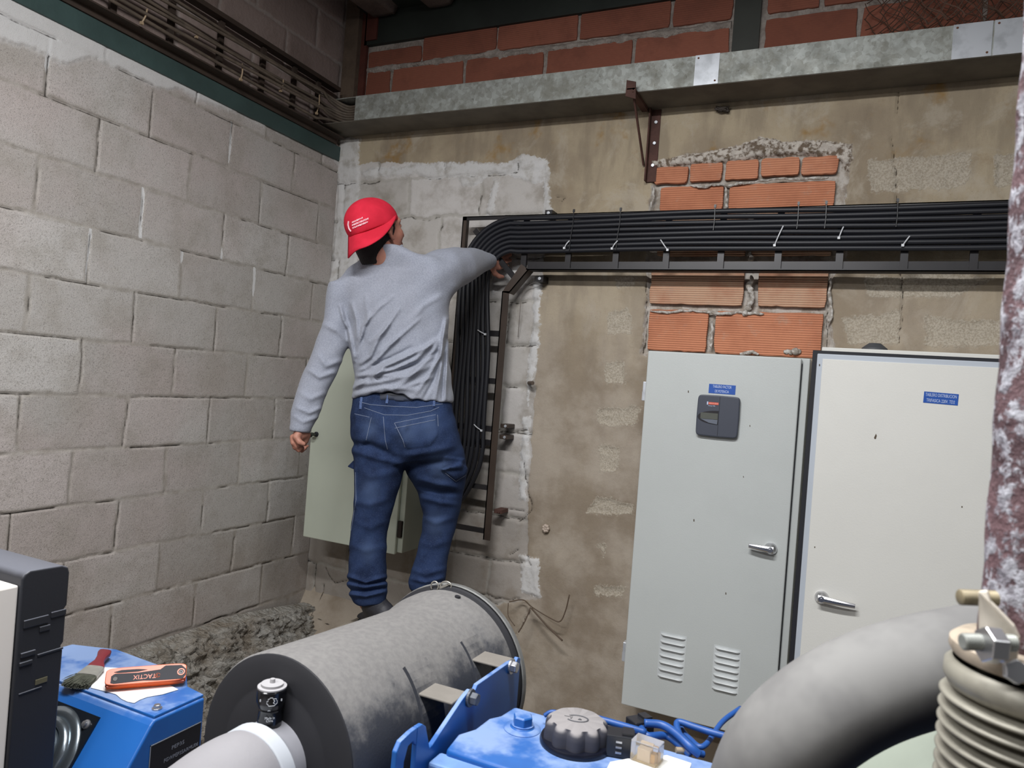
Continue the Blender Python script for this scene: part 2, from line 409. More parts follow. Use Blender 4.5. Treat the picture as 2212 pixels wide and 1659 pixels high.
# yellow and rust stains high on the wall
st = t.math('MULTIPLY', t.sstep(t.noise(5, 4), .56, .70), t.sstep(t.attr('height'), 2.6, 2.85, 0, .8))
beige = t.mix(st, beige, srgb(150, 116, 62))
blk = t.mix(t.attr('tint'), srgb(184, 179, 173), srgb(208, 204, 201))
blk = t.mix(t.sstep(t.noise(7, 5), .45, .7, 0, .6), blk, srgb(134, 124, 110))
blk = t.mix(t.sstep(t.attr('height'), .9, 1.8, .55, 0), blk, srgb(132, 120, 106))
wn = t.math('MULTIPLY', t.math('SUBTRACT', t.noise(70, 4), .5), .018)
jn = t.math('ADD', t.attr('joint'), wn)
blk = t.mix(t.sstep(jn, .004, .012, .65, 0), blk, srgb(172, 168, 160))
def zmask(a, k=1.0, lo=-.003, hi=.003): return t.sstep(t.math('ADD', t.attr(a), t.math('MULTIPLY', wn, k)), lo, hi, 1, 0)
c = t.mix(zmask('zone'), beige, blk)
c = t.mix(zmask('broke'), c, t.mix(t.sstep(t.noise(30, 4), .4, .6), srgb(158, 148, 136), srgb(188, 182, 174)))
c = t.mix(t.math('MULTIPLY', zmask('rough', 2.5, -.006, .006), .85), c, t.mix(t.sstep(t.noise(150, 4), .42, .6), srgb(188, 179, 164), srgb(164, 154, 138)))
c = t.mix(t.math('MULTIPLY', zmask('white', 2.5, -.005, .005), .85), c, t.mix(t.sstep(t.noise(16, 4), .45, .7), srgb(212, 211, 210), srgb(178, 174, 168)))
c = t.mix(zmask('lump', 1.5), c, t.mix(t.sstep(t.noise(45, 4), .42, .6), srgb(200, 192, 182), srgb(112, 98, 84)))
c = t.mix(t.sstep(t.noise(260, 3, .7), .58, .74, 0, .35), c, srgb(96, 86, 72))
ck = t.math('ADD', t.attr('crack'), t.math('MULTIPLY', wn, .22))
c = t.mix(t.sstep(ck, .0008, .004, .85, 0), c, srgb(46, 38, 30))
t.set(c, .93, 0, .25)
rb = t.math('MULTIPLY', zmask('rough', 1.5), t.noise(120, 4))
h = t.math('ADD', t.math('ADD', t.math('MULTIPLY', t.noise(50, 6, .7), .8), t.math('MULTIPLY', t.noise(300, 3), .35)), t.math('MULTIPLY', rb, 2.0)); t.bump(h, .004, .5)
wb = grid_mesh('wall_back', X, Z, lambda x, z: np.stack([x, -dispb, z], -1),
     dict(joint=jt, tint=tint, crack=crack, zone=zone, white=white, broke=broke, lump=lump, rough=rough, height=zg), t.m)
tag(wb, kind='structure')
OFF[wb.name] = np.zeros(3)
# the foot of the wall leans out into the room as a rough concrete batter
XB = np.arange(-.02, 1.36, .01); ZB_ = np.arange(0, .66, .01); xf, zf_ = np.meshgrid(XB, ZB_, indexing='ij')
foot = np.clip(.60-zf_, -.06, 1)*np.clip((1.35-xf)/.9, 0, 1)
df = foot*.55+np.clip(foot, 0, .1)*.25*(fbm(xf*7, zf_*7, 201)-.3)+.006*(fbm(xf*22, zf_*22, 205)-.5)-.004
crf = np.minimum(sd_line(wp([(700, 1225), (722, 1262), (762, 1250)]), xf, zf_), np.minimum(sd_line(wp([(700, 1262), (690, 1320), (702, 1360)]), xf, zf_), sd_line([(.1, .5), (.32, .46), (.5, .52)], xf, zf_)))
nine = np.full(xf.shape, 9.)
o = grid_mesh('trim_9', XB, ZB_, lambda x, z: np.stack([x, -df, z], -1), dict(joint=nine, tint=nine*0, crack=crf+.004*(fbm(xf*9, zf_*9, 3)-.5), zone=nine, white=nine, broke=nine, lump=nine, rough=nine, height=zf_), bpy.data.materials['patched_plaster'])
tag(o, kind='structure')

# clay hollow bricks: upper band and the infill over the cabinets
t = NT('clay_hollow_brick')
rr = t.n('ObjectInfo')
tn = t.attr('tint')
c = t.mix(t.math('MINIMUM', tn, 1.0), srgb(200, 124, 90), srgb(222, 156, 122)); c = t.mix(t.sstep(tn, 1.2, 1.8), c, srgb(206, 170, 142))
c = t.mix(t.sstep(t.noise(6, 5), .42, .68, 0, .55), c, srgb(176, 112, 84))
c = t.mix(t.sstep(t.noise(18, 5, .7), .55, .72, 0, .5), c, srgb(194, 166, 146))
sx = t.n('SeparateXYZ'); t.l(t.obj(), sx.inputs[0])
gv = t.math('SINE', t.math('MULTIPLY', sx.outputs['Z'], 2*math.pi/.0092))
c = t.mix(t.sstep(gv, -1, .2, .45, 0), c, srgb(160, 96, 70))
t.set(c, .85, 0, .3)
t.bump(t.math('ADD', gv, t.math('MULTIPLY', t.noise(80, 4), .8)), .003, .6)
M_CLAY = t.m
def brick_set(name, quads, mat, parent, depth, seed=0):
    rs = np.random.RandomState(seed); V = []; F = []; T = []
    b = bmesh.new()
    lay = None
    for (x0, x1, z0, z1, y) in quads:
        n = 14; pts = []
        # irregular outline
        per = [(x0+(x1-x0)*i/n, z0) for i in range(n)]+[(x1, z0+(z1-z0)*i/6) for i in range(6)]+[(x1-(x1-x0)*i/n, z1) for i in range(n)]+[(x0, z1-(z1-z0)*i/6) for i in range(6)]
        cx, cz = (x0+x1)/2, (z0+z1)/2; k = len(per); sd = rs.rand()*50
        base = len(V); tt = rs.rand() if len(quads) > 14 else (x0*7.3+z0*3.1) % 1.0
        if len(quads) <= 14 and 2.1 < z0 < 2.4: tt = 1.9
        for ring, (yy, sh) in enumerate(((0.012, 0), (y+.003, 0), (y, .0012), (y-.0003, .005))):
            for i, (px_, pz_) in enumerate(per):
                j = .006*(float(fbm(np.array(px_*25+sd), np.array(pz_*25), seed+5, 3))-.5)*2
                dx, dz = (px_-cx)/(x1-x0)*2, (pz_-cz)/(z1-z0)*2
                ex = abs(dx) > .98; ez = abs(dz) > .98
                cr = .0035 if (ex and ez) else 0
                V.append((px_-np.sign(dx)*((sh+cr) if ex else (sh*abs(dx)))-(j if ex else 0)*np.sign(dx), yy, pz_-np.sign(dz)*((sh+cr*.6) if ez else sh*abs(dz))-(abs(j) if ez else 0)*np.sign(dz))); T.append(tt)
        for ring in range(3):
            for i in range(k):
                i2 = (i+1) % k; F.append((base+ring*k+i, base+ring*k+i2, base+(ring+1)*k+i2, base+(ring+1)*k+i))
        F.append(tuple(base+3*k+i for i in range(k)))
    b.free()
    mb = MB(); mb.add(V, F); o = mb.build(name, mat, parent)
    at = o.data.attributes.new('tint', 'FLOAT', 'POINT'); at.data.foreach_set('value', np.array(T, np.float32))
    return o
Q = []
def qpx(x0, x1, y0, y1, y=-.004):
    a = at_y(x0, (y0+y1)/2, 0)[0]; b = at_y(x1, (y0+y1)/2, 0)[0]; c_ = at_y((x0+x1)/2, y1, 0)[2]; d_ = at_y((x0+x1)/2, y0, 0)[2]
    Q.append((a, b, c_, d_, y))
for a in ((1414, 1486, 360, 397), (1491, 1560, 352, 392), (1566, 1638, 346, 388), (1645, 1727, 340, 380), (1732, 1812, 337, 377), (1426, 1562, 402, 456), (1575, 1803, 394, 449)): qpx(*a)
for (a, b, z0, z1) in ((1.725, 2.09, 2.345, 2.52), (2.11, 2.41, 2.345, 2.52), (1.712, 2.092, 2.142, 2.322), (2.15, 2.405, 2.142, 2.322), (1.717, 1.962, 1.945, 2.122), (1.995, 2.40, 1.945, 2.122)): Q.append((a, b, z0, z1, -.006))
brick_set('clay_brick_infill', Q, M_CLAY, wb, .02, 3)
# lumps of pointing mortar squeezed out between the bricks
def lumps(name, pts, rad, parent, seed):
    rs = np.random.RandomState(seed); mb = MB(); P = [at_y(a, b, -.012) for a, b in pts]; path = bez(P, 6) if len(P) > 2 else P
    r_ = [rad*(.55+.9*rs.rand()) for _ in path]; path = [p+np.array([rs.normal(0, rad*.35), rs.normal(0, .004), rs.normal(0, rad*.3)]) for p in path]
    r_[0] *= .4; r_[-1] *= .4; mb.tube(path, r_, 9); return mb.build(name, bpy.data.materials['pointing_mortar'], parent, smooth=True, sub=1)
t = NT('pointing_mortar'); t.set(t.mix(t.sstep(t.noise(60, 4), .4, .6), srgb(206, 202, 196), srgb(160, 152, 142)), .95, 0, .2); t.bump(t.noise(120, 5), .006, .8)
for k, (pts, rad) in enumerate((([(1622, 596), (1619, 620), (1622, 645), (1614, 668), (1606, 682)], .011), ([(1405, 672), (1450, 674), (1490, 671), (1530, 674), (1560, 678), (1600, 674), (1650, 678)], .006),
     ([(1690, 762), (1712, 758), (1730, 762)], .012), ([(1600, 765), (1620, 761), (1640, 764)], .008), ([(1796, 600), (1792, 640), (1796, 680), (1786, 700)], .006), ([(1536, 690), (1538, 720), (1536, 752)], .007), ([(1410, 400), (1412, 420), (1406, 450)], .006),
     ([(1490, 400), (1520, 404), (1548, 398), (1580, 400), (1620, 394), (1680, 386), (1730, 388), (1790, 384)], .006), ([(1620, 545), (1624, 556), (1618, 566)], .009), ([(1568, 402), (1569, 430), (1567, 455)], .006))):
    lumps('pointing', pts, rad, wb, 50+k)
# wall above the duct: clay bricks in mortar
ub = MB(); ub.box((.10, .004, 3.05), (5.6, .15, 3.46))
t = NT('rough_mortar'); t.set(t.mix(t.sstep(t.noise(20, 5), .4, .62), srgb(150, 140, 132), srgb(178, 168, 160)), .95); t.bump(t.noise(70, 5), .02, .8)
M_MORTAR = t.m
wu = ub.build('wall_back_upper', M_MORTAR); tag(wu, kind='structure')
Q = []
for a, b in ((.14, .285), (.30, .71), (.725, 1.13), (1.15, 1.55), (1.565, 1.96), (2.10, 2.44), (2.455, 2.85), (2.865, 3.3)): Q.append((a, b, 3.08, 3.305, -.004))
for a, b in ((.14, .462), (.47, .877), (.887, 1.288), (1.30, 1.705), (1.72, 1.965), (2.10, 2.30), (2.315, 2.72), (2.735, 3.2)): Q.append((a, b, 3.325, 3.445 if a > .4 else 3.41, -.004))
t = NT('shaded_clay_brick'); tn = t.attr('tint')  # darker copy of the infill clay, dim light put into the colour
c = t.mix(tn, srgb(136, 84, 68), srgb(156, 98, 80)); c = t.mix(t.sstep(t.noise(9, 5), .45, .7, 0, .5), c, srgb(118, 74, 62))
sx = t.n('SeparateXYZ'); t.l(t.obj(), sx.inputs[0]); gv = t.math('SINE', t.math('MULTIPLY', sx.outputs['Z'], 2*math.pi/.0092))
t.set(c, .9, 0, .25); t.bump(t.math('ADD', t.math('MULTIPLY', gv, .6), t.noise(60, 4)), .003, .6)
wuo = brick_set('clay_brick_course', Q, t.m, wu, .02, 11)
# mortar squeezed out of the bed joint
rs = np.random.RandomState(4)
US = np.arange(.14, 1.97, .006); VS = np.arange(-.035, .036, .004)
ug, vg = np.meshgrid(US, VS, indexing='ij')
w_ = .012+.03*np.clip(fbm(ug*16, ug*0, 301)-.35, 0, 1); th = np.clip(1-(vg/w_)**2, -.6, 1)
d_ = .004+.010*th+.008*(fbm(ug*50, vg*50, 305)-.5)
grid = grid_mesh('bed_joint_mortar', US, VS, lambda u, v: np.stack([u, -d_+.004, 3.315+v-.012*(u > .9)], -1), {}, M_MORTAR)
grid.parent = wu; grid.location = tuple(-OFF[wu.name])

# ---- rubble footing under the left wall and the ledge in front of the back wall
US = np.arange(0, 3.0, .008); VS = np.arange(0, 1.0, .008)
ug, vg = np.meshgrid(US, VS, indexing='ij')
zt = .60-.06*np.clip(1-ug/.5, 0, 1)
k = .34*(.35+fbm(ug*26, vg*26, 401, 3))*.10
rid = np.abs(fbm(ug*16+vg*9, vg*10, 411, 4)-.5)
k = .055*fbm(ug*9, vg*9, 405, 3)+.05*(1-4*rid).clip(0, 1)*.7+.045*np.abs(fbm(ug*34+vg*20, vg*26, 409, 4)-.5)*2
k = k*np.clip(vg/.06, 0, 1)
zz = zt*(1-vg); xx = .02+.46*vg**1.1+k*.9; zz = zz+k*.35
t = NT('rough_rubble_concrete')
c = t.mix(t.sstep(t.noise(14, 6, .7), .40, .62), srgb(200, 196, 188), srgb(164, 156, 144))
c = t.mix(t.sstep(t.noise(60, 4, .7), .55, .7, 0, .7), c, srgb(214, 210, 204))
c = t.mix(t.sstep(t.noise(3, 3), .5, .65, 0, .3), c, srgb(140, 116, 88))
t.set(c, .95, 0, .2); vo = t.n('TexVoronoi'); vo.inputs['Scale'].default_value = 38; mp_ = t.n('Mapping'); t.l(t.obj(), mp_.inputs[0]); mp_.inputs['Scale'].default_value = (1, 1.6, .8); t.l(mp_.outputs[0], vo.inputs['Vector'])
t.bump(t.math('ADD', t.math('ADD', t.noise(45, 6, .75, dist=1.5), t.noise(140, 4)), vo.outputs['Distance']), .022, .9)
tr = grid_mesh('trim_1', US, VS, lambda u, v: np.stack([xx, -u, zz], -1), {}, t.m)
tag(tr, kind='structure')
M_CONC = simple('dusty_concrete', srgb(146, 136, 122), .95, var=.25, scale=3, bump=.01, bscale=30)
mb = MB(); mb.box((-.2, -6.0, -.1), (5.6, .2, 0)); fl = mb.build('floor', M_CONC); tag(fl, kind='structure')
mb = MB(); mb.box((.78, -.88, 0), (1.14, -.42, .775), bev=.01); o = mb.build('trim_2', M_CONC); tag(o, kind='structure')

# roof timber / steel over the back wall, dark
M_DSTEEL = simple('dark_green_steel', srgb(40, 46, 42), .6, 0, .3, 5)
mb = MB(); mb.box((.12, -.02, 3.44), (5.6, .06, 3.62)); mb.box((.12, -.10, 3.60), (5.6, .06, 3.62)); o = mb.build('trim_3', M_DSTEEL); tag(o, kind='structure')
mb = MB(); mb.box((-.05, -6, 4.15), (5.6, .3, 4.2)); o = mb.build('ceiling', simple('dark_roof_sheet', srgb(60, 56, 54), .8)); tag(o, kind='structure')
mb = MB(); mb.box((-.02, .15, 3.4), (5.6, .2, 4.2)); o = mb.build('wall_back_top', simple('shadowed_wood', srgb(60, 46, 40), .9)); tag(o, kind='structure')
# loose corrugated fibre sheet edge near the top, pale
US = np.arange(0.13, 1.25, .01); VS = np.linspace(0, 1, 12); ug, vg = np.meshgrid(US, VS, indexing='ij')
wave = .035*np.sign(np.sin(ug*2*math.pi/.33))*np.minimum(1, 3*np.abs(np.sin(ug*2*math.pi/.33)))
M_FIB = simple('fibre_cement_sheet', srgb(110, 98, 92), .9, var=.25, scale=12, bump=.006)
o = grid_mesh('trim_4', US, VS, lambda u, v: np.stack([u, -.05-.30*v+.02*fbm(u*20, v*0, 7), 3.60+wave-.02*v], -1), {}, M_FIB)
md = o.modifiers.new('s', 'SOLIDIFY'); md.thickness = .012; tag(o, kind='structure')
# steel posts in the upper wall
M_POST = simple('dark_post_paint', srgb(52, 54, 48), .6, 0, .25, 6)
for i, (a, b) in enumerate(((1.975, 2.08),)):
    mb = MB(); mb.box((a, -.015, 3.09), (b, .05, 3.62)); o = mb.build('trim_5', M_POST); tag(o, kind='structure')
mb = MB(); mb.box((.015, -.05, 3.098), (.10, .03, 4.1)); o = mb.build('trim_6', simple('brown_corner_column', srgb(104, 88, 74), .9, var=.3, scale=10, bump=.006)); tag(o, kind='structure')
mb = MB(); mb.box((.10, -.02, 3.1), (.135, .0, 4.1)); mb.box((.135, -.03, 3.46), (.20, 0, 4.1)); o = mb.build('trim_7', simple('rust_red_post', srgb(92, 46, 36), .85, var=.3, scale=10)); tag(o, kind='structure')

# green steel channel resting on the left wall
M_GREEN = simple('green_beam_paint', srgb(62, 82, 80), .5, 0, .25, 4, bump=.003, bscale=20)
mb = MB(); mb.box((-.12, -5.1, 2.850), (.012, -.002, 2.925), bev=.003); mb.box((-.12, -5.1, 2.925), (-.08, -.002, 3.10)); 
o = mb.build('trim_8', M_GREEN); tag(o, kind='structure')
# ================================================================ DUCT, TRAYS, CABLES
t = NT('galvanised_spangle')
vo = t.n('TexVoronoi'); vo.inputs['Scale'].default_value = 60; t.l(t.obj(), vo.inputs['Vector'])
sc_ = t.n('SeparateColor'); t.l(vo.outputs['Color'], sc_.inputs[0])
c = t.mix(sc_.outputs[0], srgb(148, 150, 144), srgb(176, 180, 176))
c = t.mix(t.sstep(t.noise(9, 5, .7), .42, .66, 0, .6), c, srgb(118, 116, 104))
c = t.mix(t.sstep(t.noise(40, 5, .8), .56, .68, 0, .5), c, srgb(92, 90, 80))
t.set(c, t.sstep(t.noise(12, 4), .3, .7, .45, .75), .35)
M_GALV = t.m
t = NT('bright_zinc_plate'); c = t.mix(t.sstep(t.noise(14, 4), .45, .7, 0, .6), srgb(222, 226, 232), srgb(176, 180, 184))  # extra brightness stands for lamp glints on the duct joint plates
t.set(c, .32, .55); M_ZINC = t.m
duct = thing('cable_duct', (1.8, -.1, 2.978), 'galvanised steel cable duct running along the back wall below the red clay bricks', 'cable duct')
mb = MB(); mb.box((.236, -.200, 2.978), (4.6, -.197, 3.096)); mb.box((.236, -.197, 3.0935), (4.6, -.003, 3.096)); mb.box((.10, -.196, 3.092), (.236, -.03, 3.096))
mb.build('cover', M_GALV, duct)
mb = MB(); mb.box((.02, -.197, 2.976), (4.6, -.012, 2.979)); mb.box((.02, -.018, 2.979), (4.6, -.012, 3.09)); mb.build('base_channel', simple('dusty_galvanised', srgb(112, 106, 96), .7, .15, .3, 6), duct)
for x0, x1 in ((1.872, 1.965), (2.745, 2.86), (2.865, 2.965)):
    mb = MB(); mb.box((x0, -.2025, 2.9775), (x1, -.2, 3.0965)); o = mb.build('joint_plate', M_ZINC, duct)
    for q in ((x0+.012, 3.085), (x1-.012, 2.99)):
        b2 = MB(); b2.lathe([(.004, 0), (.003, .002)], (q[0], -.2025, q[1]), (0, -1, 0), 10); b2.build('rivet', simple('rusted_rivet', srgb(110, 70, 50), .8), o)
# rusty triangular bracket under the duct
M_RUST = simple('rust_brown_steel', srgb(92, 62, 54), .8, .1, .35, 14, bump=.003, bscale=70)
br = thing('shelf_bracket', (1.68, 0, 2.66), 'rusty brown steel triangle bracket carrying the galvanised duct', 'bracket')
mb = MB(); mb.box((1.655, -.006, 2.665), (1.700, .012, 2.975)); mb.box((1.655, -.034, 2.665), (1.661, 0, 2.975)); mb.build('wall_angle', M_RUST, br)
mb = MB(); mb.box((1.640, -.245, 2.968), (1.646, -.004, 2.974+.002)); mb.box((1.616, -.245, 2.9705), (1.650, -.004, 2.9755)); mb.prism([(1.612, -.245, 2.945), (1.612, -.245, 3.010), (1.650, -.245, 3.0), (1.655, -.245, 2.93)], (0, .006, 0)); mb.build('arm', M_RUST, br)
mb = MB(); mb.obox((1.642, -.125, 2.85), (0, .005, .003), (.0035, 0, 0), np.array([0, .118, -.112])); mb.build('brace', M_RUST, br)
for z in (2.92, 2.83, 2.735): hexbolt('bolt', (1.682, -.006, z), (0, -1, 0), .008, .006, M_ZINC, br)

# cable ladder on the back wall: horizontal run and drop
M_LAD = simple('black_ladder_paint', srgb(44, 42, 44), .38, .2, .3, 5)
M_LADB = simple('brown_ladder_paint', srgb(70, 58, 50), .5, .1, .3, 6)
lad = thing('cable_ladder', (1.1, 0, 1.04), 'black painted steel cable ladder bent down the back wall behind the worker', 'cable ladder')
YF, YB = -.115, -.060
mb = MB(); mb.box((.835, YF, 2.494), (4.6, YF+.005, 2.512)); mb.box((.835, YF, 2.508), (4.6, YB, 2.512)); mb.build('top_rail', M_LAD, lad)
mb = MB(); mb.box((.835, YF, 1.06), (.840, YB, 2.512)); mb.box((.835, YF, 1.06), (.856, YF+.005, 2.512)); mb.build('left_rail', M_LADB, lad)
mb = MB(); mb.box((1.175, YF+.012, 2.268), (4.6, YF+.017, 2.304)); mb.box((1.175, YF, 2.266), (4.6, YB, 2.270)); mb.box((1.175, YF, 2.266), (4.6, YF+.004, 2.274)); mb.build('bottom_rail', M_LAD, lad)
mb = MB(); mb.box((1.066, YF, 1.05), (1.071, YB, 2.17)); mb.box((1.066, YF, 1.05), (1.100, YF+.005, 2.17)); mb.build('right_rail', M_LADB, lad)
mb = MB(); mb.prism([(1.066, YF, 2.165), (1.100, YF, 2.160), (1.188, YF, 2.266), (1.150, YF, 2.292)], (0, .005, 0)); mb.prism([(1.100, YF, 2.160), (1.188, YF, 2.266), (1.184, YF, 2.269), (1.096, YF, 2.163)], (0, .055, 0)); mb.build('corner_rail', M_LADB, lad)
# rungs
def rung(p0, p1, w=.013, yf=YF+.002, th=.012, name='rung', m=None):
    p0 = np.array(p0); p1 = np.array(p1); d = p1-p0; L = np.linalg.norm(d); d /= L; n_ = np.array([-d[1], d[0]])
    mb = MB(); c_ = (p0+p1)/2
    mb.obox((c_[0], yf+th/2, c_[1]), (d[0]*L/2, 0, d[1]*L/2), (n_[0]*w, 0, n_[1]*w), (0, th/2, 0)); return mb.build(name, m or M_LAD, lad)
rung((1.158, 2.27), (1.158, 2.50))
for px in (1226, 1329, 1438, 1556, 1680, 1813, 1953, 2104):
    x = at_y(px, 560, YF)[0]; rung((x, 2.27), (x, 2.50), .0125)
for x in (3.12, 3.36, 3.6): rung((x, 2.27), (x, 2.50), .0125)
rung((.90, 2.45), (1.125, 2.225), .012)
for py in (720, 823, 927, 957, 1055, 1150):
    z = at_y(1060, py, YF)[2]; rung((.84, z), (1.07, z), .013 if py < 1050 else .011)
# wall tabs with bolts
for (x, z) in ((1.240, 2.530), (1.222, 2.236)):
    mb = MB(); mb.box((x-.017, -.062, z-.014), (x+.017, -.001, z+.014)); o = mb.build('wall_tab', M_LAD, lad)
    hexbolt('bolt', (x, -.062, z), (0, -1, 0), .008, .006, M_ZINC, o)
for py in (918, 942, 1103):
    p = at_y(1072 if py < 1000 else 1070, py, -.06); mb = MB(); mb.box((1.090, -.075, p[2]-.009), (1.128, -.001, p[2]+.009), bev=.002); o = mb.build('wall_tab', M_RUST if py > 1000 else M_LADB, lad)
    hexbolt('bolt', (1.116, -.075, p[2]), (0, -1, 0), .007, .006, M_ZINC if py < 1000 else M_RUST, o)

M_CAB = NT('black_cable_sheath'); M_CAB.set(srgb(26, 27, 33), .48, 0, .5); M_CAB = M_CAB.m
XC, ZC = 1.115, 2.225; YC = -.128
ordi = ('topmost', 'second from the top', 'third from the top', 'fourth from the top', 'fifth from the top', 'sixth from the top', 'seventh from the top', 'lowest')
for i in range(8):
    zi = 2.494-.0207*i; xi = XC-(zi-ZC)*.95
    r0 = zi-ZC; pts = [(4.6, YC, zi)]
    n_ = 60
    for k in range(n_+1):
        x = 4.4-(4.4-XC-.02)*k/n_
        pts.append((x, YC+.002*math.sin(x*5+i*2), zi+.0030*math.sin(x*4.1)+.0012*math.sin(x*7+i*1.3)))
    for k in range(1, 15):
        a = math.pi/2*k/14; pts.append((XC-(XC-xi)*math.sin(a), YC-.004*math.sin(a*2), ZC+r0*math.cos(a)))
    xr = xi
    for k in range(1, 16):
        s_ = k/15; z = ZC-(ZC-1.46)*s_; pts.append((xi+(.012+.004*i)*math.sin(s_*math.pi*.5)-.004*math.sin(s_*9+i), YC-.004*s_, z))
    xe, ze = pts[-1][0], 1.46
    xd = .800+.0108*i; yd = YC+(.008 if i % 2 else -.012)
    tail = bez([pts[-2], (xe, YC-.004, ze), (xe-.008-.001*i, YC-.004, 1.36), (xe*.55+xd*.45, (YC+yd)/2, 1.24), (xd+.012, yd, 1.12), (xd, yd, 1.0), (xd-.01, yd, .8), (xd-.01, yd, .25)], 8)[8:]
    pts += [tuple(p) for p in tail]
    mb = MB(); mb.tube(pts, .0105, 12)
    o = mb.build('power_cable', M_CAB, smooth=True)
    tag(o, 'thick black power cable, %s of eight on the wall ladder' % ordi[i], 'cable', 'black power cables on the wall ladder')

M_TIE = simple('white_nylon', srgb(214, 216, 220), .4)
M_TIEK = simple('black_nylon', srgb(24, 24, 28), .4)
def tie(p0, p1, mat, label, grp):
    p0 = np.array(p0, float); p1 = np.array(p1, float); m_ = (p0+p1)/2+np.array([0, -.006, 0])
    mb = MB(); mb.tube(bez([p0, m_, p1], 6), .0024, 6); mb.obox(p0, (.0045, 0, 0), (0, .004, 0), (0, 0, .0045))
    return tag(mb.build('cable_tie', mat, smooth=False), label, 'cable tie', grp)
places = ('just right of the ladder corner', 'second from the ladder corner, over the plaster', 'beside the left edge of the clay brick patch', 'largest one, over the middle of the clay bricks', 'under the right edge of the clay bricks', 'near the crack in the plaster')
for (a, b), w in zip((((1219, 536), (1230, 520)), ((1322, 537), (1334, 520)), ((1442, 540), (1427, 518)), ((1673, 530), (1692, 488)), ((1812, 514), (1822, 490)), ((1950, 530), (1965, 510))), places):
    p0 = at_y(a[0], a[1], YC-.013); p1 = at_y(b[0], b[1], YC-.013)
    tie(p0, p1, M_TIE, 'white zip tie on the level cables, '+w, 'white zip ties on the black cables')
for (a, b), w in zip((((1048, 722), (1032, 713)), ((1040, 930), (1024, 917))), ('upper one, level with the wall tab', 'lower one, beside the jeans')):
    tie(at_y(a[0], a[1], YC-.016), at_y(b[0], b[1], YC-.016), M_TIE, 'small white zip tie on the upright black cables, '+w, 'white zip ties on the black cables')
for px, w in ((1237, 'nearest the corner'), (1338, 'next to the corner one'), (1542, 'over the left clay bricks'), (1722, 'over the middle clay bricks'), (1782, 'over the right clay bricks'), (1936, 'below the wall crack')):
    x = at_y(px, 480, YC-.013)[0]; mb = MB()
    mb.tube([(x, YC-.010, 2.515), (x+.002, YC-.0125, 2.46), (x-.004, YC-.0125, 2.40), (x-.006, YC-.0125, 2.345)] if px < 1500 else [(x, YC-.010, 2.52), (x+.002, YC-.0125, 2.46), (x, YC-.0125, 2.42)], .0022, 6); mb.obox((x, YC-.008, 2.517), (.004, 0, 0), (0, .004, 0), (0, 0, .006))
    tag(mb.build('cable_tie', M_TIEK), 'black zip tie across the level black cables, '+w, 'cable tie', 'black zip ties on the black cables')

# ladder and cables on the left wall above the green beam
M_OLD = simple('dusty_brown_steel', srgb(66, 54, 46), .7, .1, .3, 6)
lad2 = thing('cable_ladder', (.05, -1, 2.95), 'dusty brown cable ladder high on the left wall above the green beam', 'cable ladder')
mb = MB(); mb.box((.03, -5.1, 3.165), (.075, -.12, 3.185)); mb.build('top_rail', M_OLD, lad2)
mb = MB(); mb.box((.012, -5.1, 2.950), (.065, -.05, 2.956)); mb.box((.012, -5.1, 2.926), (.018, -.05, 2.956)); mb.build('bottom_rail', M_OLD, lad2)
k = 0
for y in (-.25, -.42, -.62, -.86, -1.10, -1.34, -1.6):
    mb = MB(); mb.box((.035, y-.012, 2.955), (.05, y+.012, 3.168)); mb.build('rung', M_OLD, lad2)
M_BCAB = simple('dusty_brown_cable', srgb(104, 92, 80), .7, 0, .35, 20)
for i in range(8):
    z0 = 2.985+.0185*i; x0 = .075+.012*((i*3) % 4)*.6
    pts = []
    for k in range(26):
        y = -5.0+(4.72)*k/25; pts.append((x0+.008*math.sin(y*3+i*2)+(.006 if i % 2 else 0), y, z0+.010*math.sin(y*2.1+i*1.7)+.016*max(0, math.sin(y*2.6+1.2))*((i % 3)-.6)))
    e = pts[-1]
    pts += [tuple(p) for p in bez([e, (x0+.01, -.22, 2.99+(z0-2.985)*.85), (.13+.004*i, -.14-.002*i, 2.992+.011*i), (.26, -.12-.004*i, 2.992+.0115*i), (.5, -.10, 2.992+.0115*i)], 6)[1:]]
    mb = MB(); mb.tube(pts, .0068, 8)
    tag(mb.build('old_cable', M_BCAB, smooth=True), 'dusty brown cable on the high left ladder, %s of eight' % (('lowest', 'second lowest', 'third lowest', 'fourth lowest', 'fourth highest', 'third highest', 'second highest', 'highest')[i]), 'cable', 'dusty cables on the high left ladder')
for j, ((a, b), w) in enumerate(zip((((318, 20), (306, 50)), ((523, 138), (520, 172)), ((612, 172), (606, 196)), ((690, 205), (684, 245)), ((426, 66), (424, 80))), ('nearest the top edge of the photo', 'midway along the run', 'right of the middle', 'last before the duct', 'on the upper cables'))):
    p0 = at_x(a[0], a[1], .088); p1 = at_x(b[0], b[1], .088); m_ = (p0+p1)/2+np.array([.006, 0, 0])
    mb = MB(); mb.tube(bez([p0, m_, p1], 6), .003, 6); mb.obox(p1, (.005, 0, 0), (0, .005, 0), (0, 0, .005))
    tag(mb.build('cable_tie', simple('aged_tie', srgb(170, 148, 120), .6)), 'yellowed zip tie on the dusty brown cables, '+w, 'cable tie', 'yellowed zip ties on the dusty cables')

